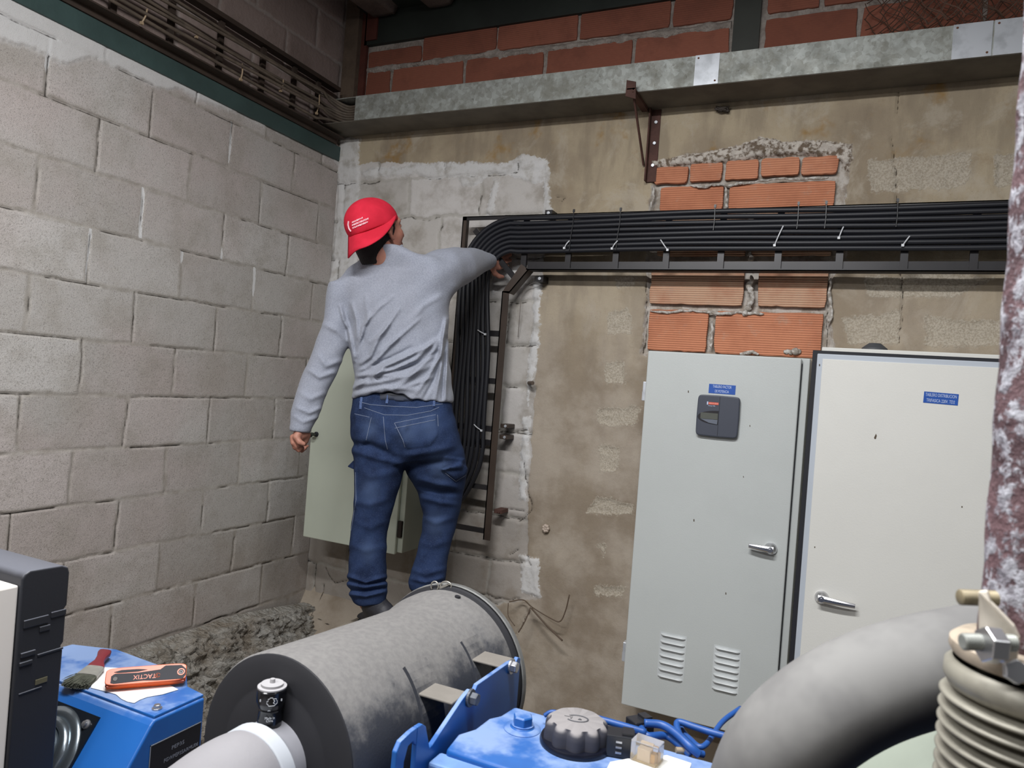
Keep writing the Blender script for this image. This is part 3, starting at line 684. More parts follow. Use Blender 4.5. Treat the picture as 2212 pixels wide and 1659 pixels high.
# ================================================================ CABINETS
M_ENA = simple('light_grey_enamel', srgb(192, 196, 194), .42, 0, .05, 2, bump=.0006, bscale=200)
M_CREAM = simple('cream_enamel', srgb(222, 221, 215), .38, 0, .04, 2, bump=.0006, bscale=200)
M_BLUEG = simple('pale_grey_frame', srgb(186, 193, 202), .42, 0, .04, 2)
M_GASK = simple('black_rubber', srgb(30, 31, 38), .7)
M_CHROME = NT('worn_chrome'); M_CHROME.set((.72, .72, .74), .32, 1.0); M_CHROME = M_CHROME.m
M_LBLUE = simple('blue_label', srgb(34, 84, 170), .45, 0, .1, 30)
M_WHITE = simple('white_lettering', srgb(200, 214, 240), .5)
M_MARK = simple('dark_paint_chip', srgb(92, 80, 66), .8)

def lever(name, c, sgn, parent, L=.085):
    """chrome T-lever door handle; sgn -1 points left"""
    c = np.array(c, float)
    mb = MB(); mb.lathe([(.0225, 0), (.0225, .006), (.018, .012), (.012, .020)], c, (0, -1, 0), 28); o = mb.build(name, M_CHROME, parent, smooth='auto')
    mb = MB(); d = np.array([sgn*.995, 0, .04*-1*(sgn > 0) + .05*(sgn < 0)])
    pts = []; n_ = 10
    b = bmesh.new()
    w0, w1 = .0135, .0085
    vs = []; fs = []
    for i in range(n_+1):
        u = i/n_; w = w0+(w1-w0)*u; p = c+d*(u*(L+.012)-.012)+np.array([0, -.028-.004*math.sin(u*3), 0])
        for k in range(8):
            a = 2*math.pi*k/8+math.pi/8; vs.append(p+np.array([0, -.0065*math.sin(a), w*math.cos(a)]))
    for i in range(n_):
        for k in range(8):
            k2 = (k+1) % 8; fs.append((i*8+k, i*8+k2, (i+1)*8+k2, (i+1)*8+k))
    fs += [tuple(range(7, -1, -1)), tuple(n_*8+k for k in range(8))]
    mb.add(vs, fs); mb.build('lever', M_CHROME, o, bevel=.001); b.free()
    mb = MB(); mb.lathe([(.013, .015), (.013, .030), (.010, .036)], c, (0, -1, 0), 8); mb.lathe([(.0045, .036), (.0045, .037)], c, (0, -1, 0), 16); mb.build('hub', M_CHROME, o, bevel=.001)
    return o

cl = thing('electrical_cabinet', (2.07, 0, .50), 'light grey steel cabinet with black controller and vent slots on the back wall', 'cabinet')
x0, x1, z0, z1 = 1.776, 2.372, .525, 1.931
mb = MB(); mb.box((x0, -.198, z0), (x1, -.028, z1), bev=.003); mb.build('body', M_ENA, cl)
mb = MB(); mb.box((x0+.002, -.2200, z0+.004), (x1-.028, -.2, z1-.002), bev=.004); door = mb.build('door', M_ENA, cl)
mb = MB(); mb.box((x1-.027, -.2055, z0+.02), (x1-.0245, -.198, z1-.02)); mb.build('seal', M_GASK, cl)
for py in (845, 1415):
    z = at_y(1390, py, -.2)[2]; mb = MB(); mb.box((x0-.010, -.215, z-.038), (x0+.003, -.185, z+.038), bev=.002); mb.box((x0-.0112, -.212, z-.036), (x0-.009, -.190, z-.002)); mb.build('hinge', [M_ZINC][0], cl)
YD = -.2200
# blue label
a = at_y(1532, 829, YD); b = at_y(1588, 853, YD)
ctr = (a+b)/2
mb = MB(); mb.box((a[0], YD-.0012, b[2]), (b[0], YD, a[2])); lb = mb.build('name_label', M_LBLUE, door)
text_mesh('TABLERO FACTOR', 'lettering', M_WHITE, lb, (ctr[0], YD-.0013, ctr[2]+.0085), (1, 0, 0), (0, 0, 1), .0145, fit=(b[0]-a[0])*.70)
text_mesh('DE POTENCIA', 'lettering', M_WHITE, lb, (ctr[0], YD-.0013, ctr[2]-.009), (1, 0, 0), (0, 0, 1), .0145, fit=(b[0]-a[0])*.52)
# controller
a = at_y(1506, 853, YD-.01); b = at_y(1598, 943, YD-.01)
x_0, x_1, z_1, z_0 = at_y(1507, 900, YD)[0], at_y(1597, 900, YD)[0], at_y(1550, 855, YD)[2], at_y(1550, 943, YD)[2]
M_CTRL = simple('charcoal_plastic', srgb(66, 70, 82), .5, 0, .06, 3)
cx_, cz_ = (x_0+x_1)/2, (z_0+z_1)/2; hx, hz = (x_1-x_0)/2, (z_1-z_0)/2
poly = []
for k in range(48):
    a_ = 2*math.pi*k/48; cc, ss = math.cos(a_), math.sin(a_); e = 2/13.
    u = math.copysign(abs(cc)**e, cc); v = math.copysign(abs(ss)**e, ss)
    poly.append((cx_+hx*u*(1+.02*(1-v*v)), YD, cz_+hz*v*(1+.02*(1-u*u))))
mb = MB(); mb.prism(poly, (0, -.020, 0)); ctl = mb.build('controller', M_CTRL, door, bevel=.004)
YD2 = YD-.020
mb = MB(); mb.box((cx_+.004, YD2-.0012, z_0+.004), (cx_+.0052, YD2+.002, z_1-.003)); mb.build('seam', simple('seam_black', srgb(30, 32, 40), .6), ctl)
mb = MB(); pts = [(cx_+.002-.068*(1-math.cos(t_)), YD2-.0008, cz_+.004+.030*math.sin(t_)*(1 if True else 0)) for t_ in np.linspace(0, math.pi/2*1.0, 14)]
el = [(cx_+.003, YD2, cz_+.020)]
for k in range(0, 25):
    a_ = math.pi/2+math.pi*k/24; el.append((cx_+.003+.076*math.cos(a_), YD2, cz_-.006+.026*math.sin(a_)))
el = el[1:]
mb = MB(); mb.prism(el, (0, -.0015, 0)); scr = mb.build('screen_recess', simple('recess_black', srgb(40, 38, 42), .35), ctl)
mb = MB(); mb.box((cx_-.062, YD2-.003, cz_-.013), (cx_+.002, YD2-.0015, cz_+.010)); mb.build('display', simple('grey_green_display', srgb(96, 98, 92), .2), scr)
mb = MB(); mb.prism([(cx_-.062, YD2-.0015, cz_-.014), (cx_+.002, YD2-.0015, cz_-.014), (cx_+.001, YD2-.0015, cz_-.031), (cx_-.030, YD2-.0015, cz_-.027)], (0, -.0012, 0)); mb.build('key_strip', simple('blue_grey_keys', srgb(104, 110, 122), .4), scr)
mb = MB(); mb.box((cx_-.036, YD2-.001, cz_+.042), (cx_+.001, YD2, cz_+.051)); bg = mb.build('badge', simple('orange_red_badge', srgb(214, 96, 76), .4), ctl)
mb = MB(); mb.box((cx_-.042, YD2-.001, cz_+.041), (cx_-.0375, YD2, cz_+.0525)); mb.build('badge_mark', M_WHITE, ctl)
text_mesh('MERLIN GERIN', 'lettering', simple('pale_pink_print', srgb(250, 190, 176), .5), bg, (cx_-.0175, YD2-.0011, cz_+.0462), (1, 0, 0), (0, 0, 1), .0062, .0003, fit=.033)
text_mesh('Varlogic NR6', 'lettering', M_WHITE, ctl, (cx_-.024, YD2-.0002, cz_+.0375), (1, 0, 0), (0, 0, 1), .0052, .0003, fit=.026)
p = at_y(1665, 1185, YD); lever('door_handle', p, -1, door, .075)
# louvres
def louvre(name, pl, pr, drop, n, m, parent):
    L = at_y(pl[0], pl[1], YD); R = at_y(pr[0], pl[1], YD); zz0 = L[2]; L2 = at_y(pl[0], drop, YD)[2]
    grp = MB(); grp.box((L[0]-.004, YD-.0006, L2-.006), (R[0]+.004, YD, zz0+.008), bev=0); base = grp.build(name, m, parent)
    for i in range(n):
        z = zz0+(L2-zz0)*i/(n-1); mb = MB(); vs = []; fs = []; ns = 7; nl = 12
        for a_ in range(nl+1):
            u = a_/nl; x = L[0]+(R[0]-L[0])*u; e = min(1, min(u, 1-u)*9)**.5
            for k in range(ns):
                th = math.pi/2*k/(ns-1); vs.append((x, YD-.0006-.009*e*math.sin(th), z+.007*math.cos(th)*1.0-.0045))
            vs.append((x, YD-.0004, z-.0075))
        q = ns+1
        for a_ in range(nl):
            for k in range(q-1): fs.append((a_*q+k, a_*q+k+1, (a_+1)*q+k+1, (a_+1)*q+k))
        mb.add(vs, fs); mb.build('slat', m, base, smooth=True)
M_SLAT = simple('slat_enamel', srgb(206, 210, 210), .36)
louvre('vent_grille', (1428, 1368), (1482, 0), 1458, 7, M_SLAT, door)
louvre('vent_grille', (1545, 1397), (1600, 0), 1485, 7, M_SLAT, door)
for px, py, s_ in ((1487, 846, 1.5), (1499, 1124, 1.6), (1568, 1282, 1.4), (1620, 920, 1.1), (1606, 1030, 1)): 
    p = at_y(px, py, YD); mb = MB(); mb.obox(p, (.0012*s_, 0, .0005), (0, .0004, 0), (-.0006, 0, .0028*s_)); mb.build('paint_chip', M_MARK, door)

cr = thing('electrical_cabinet', (2.8, 0, .45), 'cream steel distribution cabinet with pale grey frame at the right', 'cabinet')
x0, x1, z0, z1 = 2.398, 3.22, .50, 1.944
mb = MB(); mb.box((x0+.012, -.268, z0), (x1, -.030, z1+.026), bev=.003); mb.build('body', M_CREAM, cr)
mb = MB(); mb.box((x0-.016, -.285, z0), (x1, -.266, z1+.012)); mb.build('seal', M_GASK, cr)
mb = MB(); mb.box((x0, -.300, z0), (x1, -.284, z1), bev=.003); door = mb.build('door', M_BLUEG, cr)
mb = MB(); mb.box((x0+.018, -.3035, z0+.02), (x1-.02, -.299, z1-.018), bev=.0015); mb.build('door_panel', M_CREAM, door)
YD = -.3035
a = at_y(1996, 847, YD); b = at_y(2069, 876, YD); m_ = (a+b)/2; za = at_y(2030, 849, YD)[2]; zb = at_y(2030, 872, YD)[2]
rt = .022
ux = np.array([math.cos(rt), 0, -math.sin(rt)]); uz = np.array([math.sin(rt), 0, math.cos(rt)])
mb = MB(); mb.obox((m_[0], YD-.0006, (za+zb)/2), ux*(b[0]-a[0])/2, (0, .0006, 0), uz*(za-zb)/2*1.06); lb = mb.build('name_label', M_LBLUE, door)
cc = np.array([m_[0], YD-.0013, (za+zb)/2])
text_mesh('TABLERO DISTRIBUCION', 'lettering', M_WHITE, lb, cc+uz*.0085, ux, uz, .0150, fit=(b[0]-a[0])*.90)
text_mesh('TRIFASICA 220V. TD2', 'lettering', M_WHITE, lb, cc-uz*.0095, ux, uz, .0150, fit=(b[0]-a[0])*.82)
p = at_y(1775, 1290, YD); lever('door_handle', p, 1, door, .105)
mb = MB()
p = at_y(1891, 943, YD); mb.prism([(p[0]-.002, YD, p[2]-.009), (p[0]-.004, YD, p[2]-.004), (p[0]+.001, YD, p[2]+.010), (p[0]+.004, YD, p[2]+.003), (p[0]+.002, YD, p[2]-.008)], (0, -.0006, 0)); mb.build('paint_chip', M_MARK, door)
for px, py in ((2065, 1318), (1760, 1182), (2078, 1095), (1770, 788)): p = at_y(px, py, YD); mb = MB(); mb.obox(p, (.0016, 0, 0), (0, .0005, 0), (0, 0, .0026)); mb.build('paint_chip', M_MARK, door)
# dark object on top of the right cabinet
mb = MB(); p = at_y(1890, 742, -.15)
mb.lathe([(.03, 0), (.042, .004), (.042, .012), (.030, .022), (.020, .030), (0.001, .031)], (p[0], -.15, 1.9702), (0, 0, 1), 20)
tag(mb.build('ventilation_dome', simple('dark_grey_conduit', srgb(78, 80, 84), .6), smooth='auto'), 'dark grey round vent dome on top of the cream cabinet', 'vent')

# small cabinet in the corner
sm = thing('wall_cabinet', (.44, 0, .93), 'small pale green wall cabinet in the corner behind the worker', 'cabinet')
M_SAGE = simple('pale_green_enamel', srgb(196, 202, 186), .45, 0, .06, 2)
x0, x1, z0, z1 = .168, .722, .948, 1.885
mb = MB(); mb.box((x0+.003, -.236, z0+.004), (x1, -.018, z1), bev=.003); mb.build('body', M_SAGE, sm)
mb = MB(); mb.box((x0, -.2560, z0-.003), (x1-.026, -.237, z1), bev=.004); door = mb.build('door', M_SAGE, sm)
mb = MB(); mb.box((x1-.024, -.250, z0+.075), (x1-.004, -.236, z0+.150), bev=.002); mb.build('hinge', simple('dark_hinge', srgb(50, 42, 38), .5, .5), sm)
p = at_y(684, 938, -.256)
mb = MB(); mb.lathe([(.012, 0), (.012, .006), (.009, .009)], p, (0, -1, 0), 18); lk = mb.build('lock', M_GASK, door)
mb = MB(); q = p+np.array([0, -.009, 0]); mb.obox(q+np.array([0, -.010, 0]), (.0012, 0, 0), (0, .010, 0), (0, 0, .004)); mb.lathe([(.013, -.002), (.013, .002)], q+np.array([.006, -.026, .002]), (.35, -.2, .9), 14); mb.lathe([(.011, -.002), (.011, .002)], q+np.array([-.010, -.022, -.004]), (.2, .9, .4), 14); mb.obox(q+np.array([-.022, -.02, -.002]), (.012, 0, .001), (0, .0012, 0), (0, 0, .003)); mb.build('key', simple('black_keys', srgb(24, 26, 22), .4), lk)

# things left sticking in the back wall
M_WIRE = simple('thin_rusty_wire', srgb(92, 76, 62), .7)
p = at_y(1145, 828, -.01); mb = MB(); mb.tube([(p[0]-.01, .01, p[2]), (p[0]+.004, -.03, p[2]+.001), (p[0]+.030, -.05, p[2]+.002)], .009, 12)
mb.lathe([(.0065, 0), (.0065, .001)], (p[0]+.030, -.05, p[2]+.002), (.8, -.6, 0), 12, 0)
tag(mb.build('pipe_stub', simple('grey_brown_pipe', srgb(96, 84, 74), .6), smooth='auto'), 'short grey pipe stub sticking out of the wall right of the ladder', 'pipe stub')
p = at_y(1180, 1141, -.005); mb = MB(); b = []
for k in range(7):
    a_ = 2*math.pi*k/7; mb.lathe([(.001, 0), (.009, .004), (.007, .012), (.001, .015)], p+np.array([.010*math.cos(a_), 0.0, .012*math.sin(a_)]), (0, -1, 0), 8)
mb.lathe([(.006, 0), (.006, .012)], p, (0, -1, 0), 8)
tag(mb.build('foam_plug', simple('off_white_foam', srgb(190, 174, 160), .9), smooth=True), 'small off-white plug of filler in the brown plaster', 'filler plug')
def wire(pts, label, r=.0022, m=None):
    P = [at_y(a[0], a[1], a[2] if len(a) > 2 else -.03) for a in pts]
    mb = MB(); mb.tube(bez(P, 8), r, 6); return tag(mb.build('wire', m or M_WIRE, smooth=True), label, 'wire')
wire([(1165, 606, -.05), (1140, 618), (1127, 640), (1122, 690), (1119, 728, -.008)], 'thin wire hanging from the wall tab beside the ladder', .0014, simple('thin_grey_wire', srgb(120, 112, 106), .6))
wire([(1100, 1300, -.07), (1130, 1296), (1150, 1312, -.06), (1190, 1336, -.07), (1210, 1342, -.07), (1222, 1318, -.06), (1230, 1285, -.06)], 'bent wire hooked upwards at the foot of the wall', .0028)
wire([(1098, 1302, -.08), (1098, 1330, -.09), (1112, 1352, -.10)], 'short bent wire end drooping at the foot of the wall', .002)
wire([(1146, 1312, -.07), (1135, 1340, -.09), (1120, 1366, -.10)], 'straight wire pointing down left at the foot of the wall', .0028)
wire([(1148, 1314, -.06), (1180, 1350, -.07), (1215, 1384, -.08)], 'thicker rusty rod leaning down right at the foot of the wall', .0042)
mb = MB(); p = at_y(1560, 236, -.02)
rs = np.random.RandomState(5)
for k in range(9): mb.tube([p+np.array([rs.uniform(-.03, .03), rs.uniform(-.01, .01), rs.uniform(-.012, .012)]) for _ in range(4)], .0035, 6)
tag(mb.build('wire_scrap', simple('dark_wire_scrap', srgb(60, 52, 46), .7)), 'tangled scrap of dark wire under the duct joint', 'wire')
mb = MB(); mb.prism([at_y(1480, 134, -.12), at_y(1520, 118, -.12), at_y(1533, 126, -.12), at_y(1500, 138, -.12)], (0, .04, 0))
tag(mb.build('wood_chip', simple('dry_wood', srgb(120, 96, 72), .8)), 'small wedge of wood lying on top of the duct', 'wood wedge')

# crumpled chain-link mesh on top right
t = NT('rusty_mesh_wire'); t.set(srgb(92, 70, 58), .8, .2); MW = t.m
mb = MB(); rs = np.random.RandomState(7)
for layer in range(4):
    ox, oy, oz = 2.46+.05*layer, -.07-.045*layer, 3.09
    def cp(u, v):
        w = .05*math.sin(u*9+layer*2)+.035*math.sin(v*14+u*5+layer)
        return (ox+u, oy+.5*w+.02*math.sin(u*31), oz+.03+v+.04*math.sin(u*6+layer)*v)
    st = .055
    for i in range(-10, 22):
        for sg_ in (1, -1):
            pts = []
            for k in range(0, 30):
                v = k*.014; u = i*st+sg_*v+.008*math.sin(k*1.1)
                if 0 <= u <= 1.6: pts.append(cp(u, v))
            if len(pts) > 2: mb.tube(pts, .0017, 4, cap=False)
tag(mb.build('wire_netting', MW), 'crumpled heap of rusty chain-link netting above the duct at the right', 'wire netting')
mb = MB(); mb.box((2.42, -.0, 3.10), (4.6, .003, 3.44))
# ================================================================ PERSON (sculpted as distance fields, meshed with surface nets)
def cam2w(P): return CAM + P[..., :1]*AXR + P[..., 1:2]*AXU + P[..., 2:3]*AXF
def C3(px, py, D): return np.array([(px-W/2)/FPX*D, (H/2-py)/FPX*D, D])
def surface_nets(f, lo, hi, h):
    """f(x,y,z)->sdf in camera-aligned metres; returns verts, quads"""
    xs = np.arange(lo[0], hi[0]+h, h); ys = np.arange(lo[1], hi[1]+h, h); zs = np.arange(lo[2], hi[2]+h, h)
    S_ = np.empty((len(xs), len(ys), len(zs)), np.float32)
    for i in range(0, len(xs), 24):
        X_, Y_, Z_ = np.meshgrid(xs[i:i+24], ys, zs, indexing='ij'); S_[i:i+24] = f(X_, Y_, Z_)
    ins = S_ < 0
    c = np.zeros(tuple(n-1 for n in S_.shape), int)
    for dx in (0, 1):
        for dy in (0, 1):
            for dz in (0, 1): c += ins[dx:dx+c.shape[0], dy:dy+c.shape[1], dz:dz+c.shape[2]]
    act = (c > 0) & (c < 8); ix = np.argwhere(act); vid = -np.ones(c.shape, int); vid[act] = np.arange(len(ix))
    acc = np.zeros((len(ix), 3)); cnt = np.zeros(len(ix))
    offs = [(a, b, d) for a in (0, 1) for b in (0, 1) for d in (0, 1)]
    for a in offs:
        for ax in range(3):
            if a[ax] == 1: continue
            b = list(a); b[ax] = 1
            va = S_[ix[:, 0]+a[0], ix[:, 1]+a[1], ix[:, 2]+a[2]]; vb = S_[ix[:, 0]+b[0], ix[:, 1]+b[1], ix[:, 2]+b[2]]
            m = (va < 0) != (vb < 0); t_ = np.where(m, va/(va-vb+1e-20), 0)
            p = np.array(a, float)[None, :].repeat(len(ix), 0); p[:, ax] += t_
            acc += p*m[:, None]; cnt += m
    V = (ix+acc/np.maximum(cnt, 1)[:, None])*h+np.array([xs[0], ys[0], zs[0]])
    Q_ = []
    for ax in range(3):
        sh = [slice(None)]*3; sh2 = [slice(None)]*3; sh[ax] = slice(0, -1); sh2[ax] = slice(1, None)
        e = ins[tuple(sh)] != ins[tuple(sh2)]; I = np.argwhere(e)
        o1, o2 = [k for k in range(3) if k != ax]
        ok = (I[:, o1] > 0) & (I[:, o2] > 0) & (I[:, o1] < S_.shape[o1]-1) & (I[:, o2] < S_.shape[o2]-1); I = I[ok]
        fl_ = ins[tuple(I.T)]
        def g(d1, d2):
            J = I.copy(); J[:, o1] -= d1; J[:, o2] -= d2; return vid[tuple(J.T)]
        q = np.stack([g(0, 0), g(1, 0), g(1, 1), g(0, 1)], 1)
        flip = fl_ if ax != 1 else ~fl_
        q[flip] = q[flip][:, ::-1]; Q_.append(q)
    Q_ = np.concatenate(Q_); Q_ = Q_[(Q_ >= 0).all(1)]
    return V, Q_
def sculpt(name, f, lo, hi, h, mat, parent, smooth_it=2, attrs=None):
    V, Q_ = surface_nets(f, lo, hi, h)
    # light relaxation to remove stair-steps
    for _ in range(smooth_it):
        acc = np.zeros_like(V); n_ = np.zeros(len(V))
        for a, b in ((0, 1), (1, 2), (2, 3), (3, 0)):
            np.add.at(acc, Q_[:, a], V[Q_[:, b]]); np.add.at(n_, Q_[:, a], 1); np.add.at(acc, Q_[:, b], V[Q_[:, a]]); np.add.at(n_, Q_[:, b], 1)
        V = V*.5+.5*acc/np.maximum(n_, 1)[:, None]
    Wd = cam2w(V)-OFF.get(parent.name, np.zeros(3))
    me = bpy.data.meshes.new(name); me.vertices.add(len(V)); me.vertices.foreach_set('co', Wd.astype(np.float32).ravel())
    me.loops.add(Q_.size); me.loops.foreach_set('vertex_index', Q_.astype(np.int32).ravel())
    me.polygons.add(len(Q_)); me.polygons.foreach_set('loop_start', np.arange(0, Q_.size, 4, dtype=np.int32))
    me.update(calc_edges=True); me.polygons.foreach_set('use_smooth', [True]*len(Q_))
    if attrs:
        for k, fn in attrs.items():
            at = me.attributes.new(k, 'FLOAT', 'POINT'); at.data.foreach_set('value', fn(V[:, 0], V[:, 1], V[:, 2]).astype(np.float32))
    me.materials.append(mat); o = bpy.data.objects.new(name, me); col.objects.link(o); o.parent = parent; OFF[o.name] = OFF[parent.name]
    return o
def smin(a, b, k):
    h = np.clip(.5+.5*(b-a)/k, 0, 1); return b*(1-h)+a*h-k*h*(1-h)
def smax(a, b, k): return -smin(-a, -b, k)
def cone(P, a, b, ra, rb, sc3=(1, 1, 1)):
    s = np.array(sc3, float); X_, Y_, Z_ = P; a = np.array(a); b = np.array(b); e = (b-a)/s
    wx, wy, wz = (X_-a[0])/s[0], (Y_-a[1])/s[1], (Z_-a[2])/s[2]
    t_ = np.clip((wx*e[0]+wy*e[1]+wz*e[2])/(e@e+1e-12), 0, 1)
    return (np.sqrt((wx-e[0]*t_)**2+(wy-e[1]*t_)**2+(wz-e[2]*t_)**2)-(ra+(rb-ra)*t_))*s.min()
def chain(P, pts, k=.02, sc3=(1, 1, 1)):
    d = None
    for a, b in zip(pts[:-1], pts[1:]):
        q = cone(P, a[0], b[0], a[1], b[1], sc3); d = q if d is None else smin(d, q, k)
    return d
def ell(P, c, r):
    X_, Y_, Z_ = P; k = np.sqrt(((X_-c[0])/r[0])**2+((Y_-c[1])/r[1])**2+((Z_-c[2])/r[2])**2); return (k-1)*min(r)
def loft(P, rows, pw=2.2, kcap=.02):
    """rows: (py, left px, right px, D, half depth m) top to bottom"""
    X_, Y_, Z_ = P; R_ = []
    for (py, l, r, D, hd) in rows: R_.append(((H/2-py)/FPX*D, ((l+r)/2-W/2)/FPX*D, (r-l)/2/FPX*D, D, hd))
    R_ = np.array(sorted(R_)); y = R_[:, 0]
    cx = np.interp(Y_, y, R_[:, 1]); a = np.interp(Y_, y, R_[:, 2]); cz = np.interp(Y_, y, R_[:, 3]); b = np.interp(Y_, y, R_[:, 4])
    k = (np.abs((X_-cx)/a)**pw+np.abs((Z_-cz)/b)**pw)**(1/pw)
    d = (k-1)*np.minimum(a, b)
    return smax(d, np.maximum(Y_-y[-1], y[0]-Y_), kcap)
def pix(P): return P[0]/P[2]*FPX+W/2, H/2-P[1]/P[2]*FPX
def ridges(px, py, L):
    s = 0
    for pts, w, amp in L:
        d = sd_line(pts, px, py)
        # taper to the ends
        a = np.array(pts[0], float); b = np.array(pts[-1], float); e = b-a; t_ = np.clip(((px-a[0])*e[0]+(py-a[1])*e[1])/(e@e), 0, 1)
        s = s+amp*np.exp(-(d/w)**2)*np.sin(np.pi*np.clip(t_*.86+.07, 0, 1))**.5
    return s

man = thing('person', tuple(cam2w(C3(850, 1352, 2.8))), 'person in red cap, grey long-sleeved shirt and blue jeans reaching up to the black cables', 'person')
D0 = 2.80
t = NT('grey_marl_jersey'); c = t.mix(t.sstep(t.noise(220, 3, .7), .35, .65), srgb(136, 140, 152), srgb(152, 156, 168)); c = t.mix(t.sstep(t.noise(4, 4), .4, .7, 0, .25), c, srgb(138, 138, 144))
t.set(c, .95, 0, .15); t.bump(t.noise(500, 2), .0015, .35); t.b.inputs['Sheen Weight'].default_value = .15; M_SHIRT = t.m
t = NT('blue_denim')
c = t.mix(t.sstep(t.noise(9, 5), .38, .66), srgb(42, 57, 90), srgb(28, 39, 66)); c = t.mix(t.sstep(t.noise(300, 3, .8), .5, .7, 0, .35), c, srgb(84, 98, 128))
c = t.mix(t.math('MULTIPLY', t.sstep(t.attr('fade'), 0, 1), .5), c, srgb(86, 104, 138)); 
t.set(c, .9, 0, .15); t.bump(t.noise(420, 3), .002, .4); M_DENIM = t.m
t = NT('skin'); c = t.mix(t.sstep(t.noise(12, 4), .35, .65), srgb(176, 126, 108), srgb(158, 106, 90)); t.set(c, .55, 0, .35)
try: t.b.inputs['Subsurface Weight'].default_value = .12; t.b.inputs['Subsurface Radius'].default_value = (.01, .004, .003); 
except Exception: pass
M_SKIN = t.m
M_HAIR = NT('black_hair'); M_HAIR.set(srgb(26, 20, 20), .6, 0, .3); M_HAIR.bump(M_HAIR.noise(300, 3), .003, .8); M_HAIR = M_HAIR.m
t = NT('red_cotton_cap'); c = t.mix(t.sstep(t.noise(12, 3), .35, .65), srgb(206, 40, 62), srgb(190, 34, 54)); t.set(c, .85, 0, .2); t.bump(t.noise(500, 2), .001, .3); M_CAP = t.m

WR = [([(806, 818), (830, 792), (880, 770), (930, 745)], 5, .010), ([(775, 812), (800, 808), (850, 800), (900, 775), (940, 735)], 5, .009), ([(772, 832), (820, 825), (880, 812), (930, 790)], 6, .007),
      ([(780, 785), (800, 770), (815, 735), (840, 700)], 5, .008), ([(778, 800), (800, 790), (830, 760), (860, 730)], 4, .007), ([(768, 770), (778, 740), (785, 705), (800, 680)], 4, .005),
      ([(765, 838), (800, 815), (815, 810), (860, 812)], 4, .006), ([(845, 845), (880, 820), (930, 770), (958, 720)], 6, .007), ([(900, 850), (925, 815), (950, 770), (962, 700)], 4, .006),
      ([(940, 862), (950, 810), (955, 760), (963, 690)], 4, .006), ([(962, 862), (964, 800), (966, 740)], 3.5, .005), ([(750, 700), (756, 730), (765, 780)], 4, .005),
      ([(760, 655), (770, 690), (772, 730)], 4, .004), ([(790, 640), (795, 690), (790, 730)], 5, .003), ([(870, 838), (900, 828), (935, 815)], 4, .004), ([(768, 852), (830, 838), (900, 842)], 5, .005), ([(790, 700), (815, 668), (850, 640)], 4, .004), ([(800, 740), (830, 715), (862, 668)], 4, .005), ([(820, 760), (860, 730), (905, 690)], 4, .005), ([(785, 820), (840, 805), (905, 785), (945, 760)], 3.5, -.005), ([(790, 795), (840, 775), (890, 750)], 3.5, -.005), ([(915, 862), (938, 820), (956, 770)], 3.5, -.005), ([(955, 862), (960, 800), (964, 730)], 3, -.004), ([(770, 760), (790, 720), (800, 690)], 3.5, -.004), ([(880, 700), (915, 660), (950, 640)], 6, .003)]
WS = [([(700, 700), (730, 715), (748, 735)], 6, .004), ([(690, 770), (705, 790), (735, 780)], 6, .005), ([(668, 800), (690, 815), (720, 805)], 5, .005), ([(650, 850), (670, 862), (700, 850)], 6, .004),
      ([(640, 880), (668, 892), (690, 882)], 4, .004), ([(635, 900), (655, 912), (685, 902)], 4, .003), ([(735, 660), (742, 690), (748, 705)], 4, .006)]
WJ = [([(760, 958), (800, 962), (850, 985)], 8, -.008), ([(765, 975), (820, 992), (865, 1002)], 6, .005), ([(880, 985), (930, 975), (980, 965)], 8, .006), ([(885, 1010), (930, 1000), (985, 995)], 8, -.006),
      ([(905, 1035), (940, 1045), (985, 1052)], 7, .007), ([(905, 1050), (945, 1062), (990, 1066)], 6, -.006), ([(912, 1075), (950, 1085), (985, 1090)], 6, .005), ([(770, 1085), (800, 1090), (835, 1080)], 7, .003),
      ([(770, 1130), (800, 1140), (832, 1128)], 7, .003), ([(752, 1245), (790, 1258), (832, 1246)], 4, .009), ([(752, 1262), (785, 1268), (832, 1262)], 4, .008), ([(755, 1284), (790, 1288), (832, 1278)], 4, .008),
      ([(752, 1253), (790, 1264), (834, 1254)], 3, -.007), ([(753, 1274), (790, 1278), (832, 1270)], 3, -.007), ([(760, 1180), (790, 1190), (830, 1182)], 8, .003), ([(888, 1230), (920, 1240), (962, 1228)], 6, .006), ([(885, 1250), (920, 1258), (960, 1248)], 4, .006),
      ([(880, 905), (870, 930), (878, 960)], 9, .006), ([(800, 900), (830, 915), (850, 940)], 12, .006), ([(775, 1010), (800, 1030), (850, 1020)], 9, .004), ([(915, 1120), (940, 1130), (980, 1118)], 7, .004), ([(905, 1170), (930, 1180), (970, 1170)], 7, .004)]
def f_arm_left(P, g=0):
    return loft(P, [(612, 712, 768, 2.80, .065+g), (650, 706, 764, 2.80, .062+g), (700, 698, 756, 2.79, .060+g), (750, 680, 750, 2.78, .058+g), (800, 658, 729, 2.76, .055+g), (850, 640, 706, 2.74, .050+g), (890, 629, 690, 2.72, .045+g), (925, 625, 674, 2.71, .040+g), (938, 627, 670, 2.71, .036+g)], 2.1, .012)
ARM_R = [(C3(930, 596, 2.80), .082), (C3(962, 584, 2.86), .082), (C3(990, 576, 2.94), .076), (C3(1014, 569, 3.04), .062), (C3(1036, 565, 3.14), .048), (C3(1056, 564, 3.25), .034)]
_t = np.array([0, .2, .4, .6, .8, 1.0]); _tt = np.linspace(0, 1, 16)
ARM_RD = [(np.array([np.interp(u, _t, [q[0][k] for q in ARM_R]) for k in range(3)]), float(np.interp(u, _t, [q[1] for q in ARM_R]))) for u in _tt]
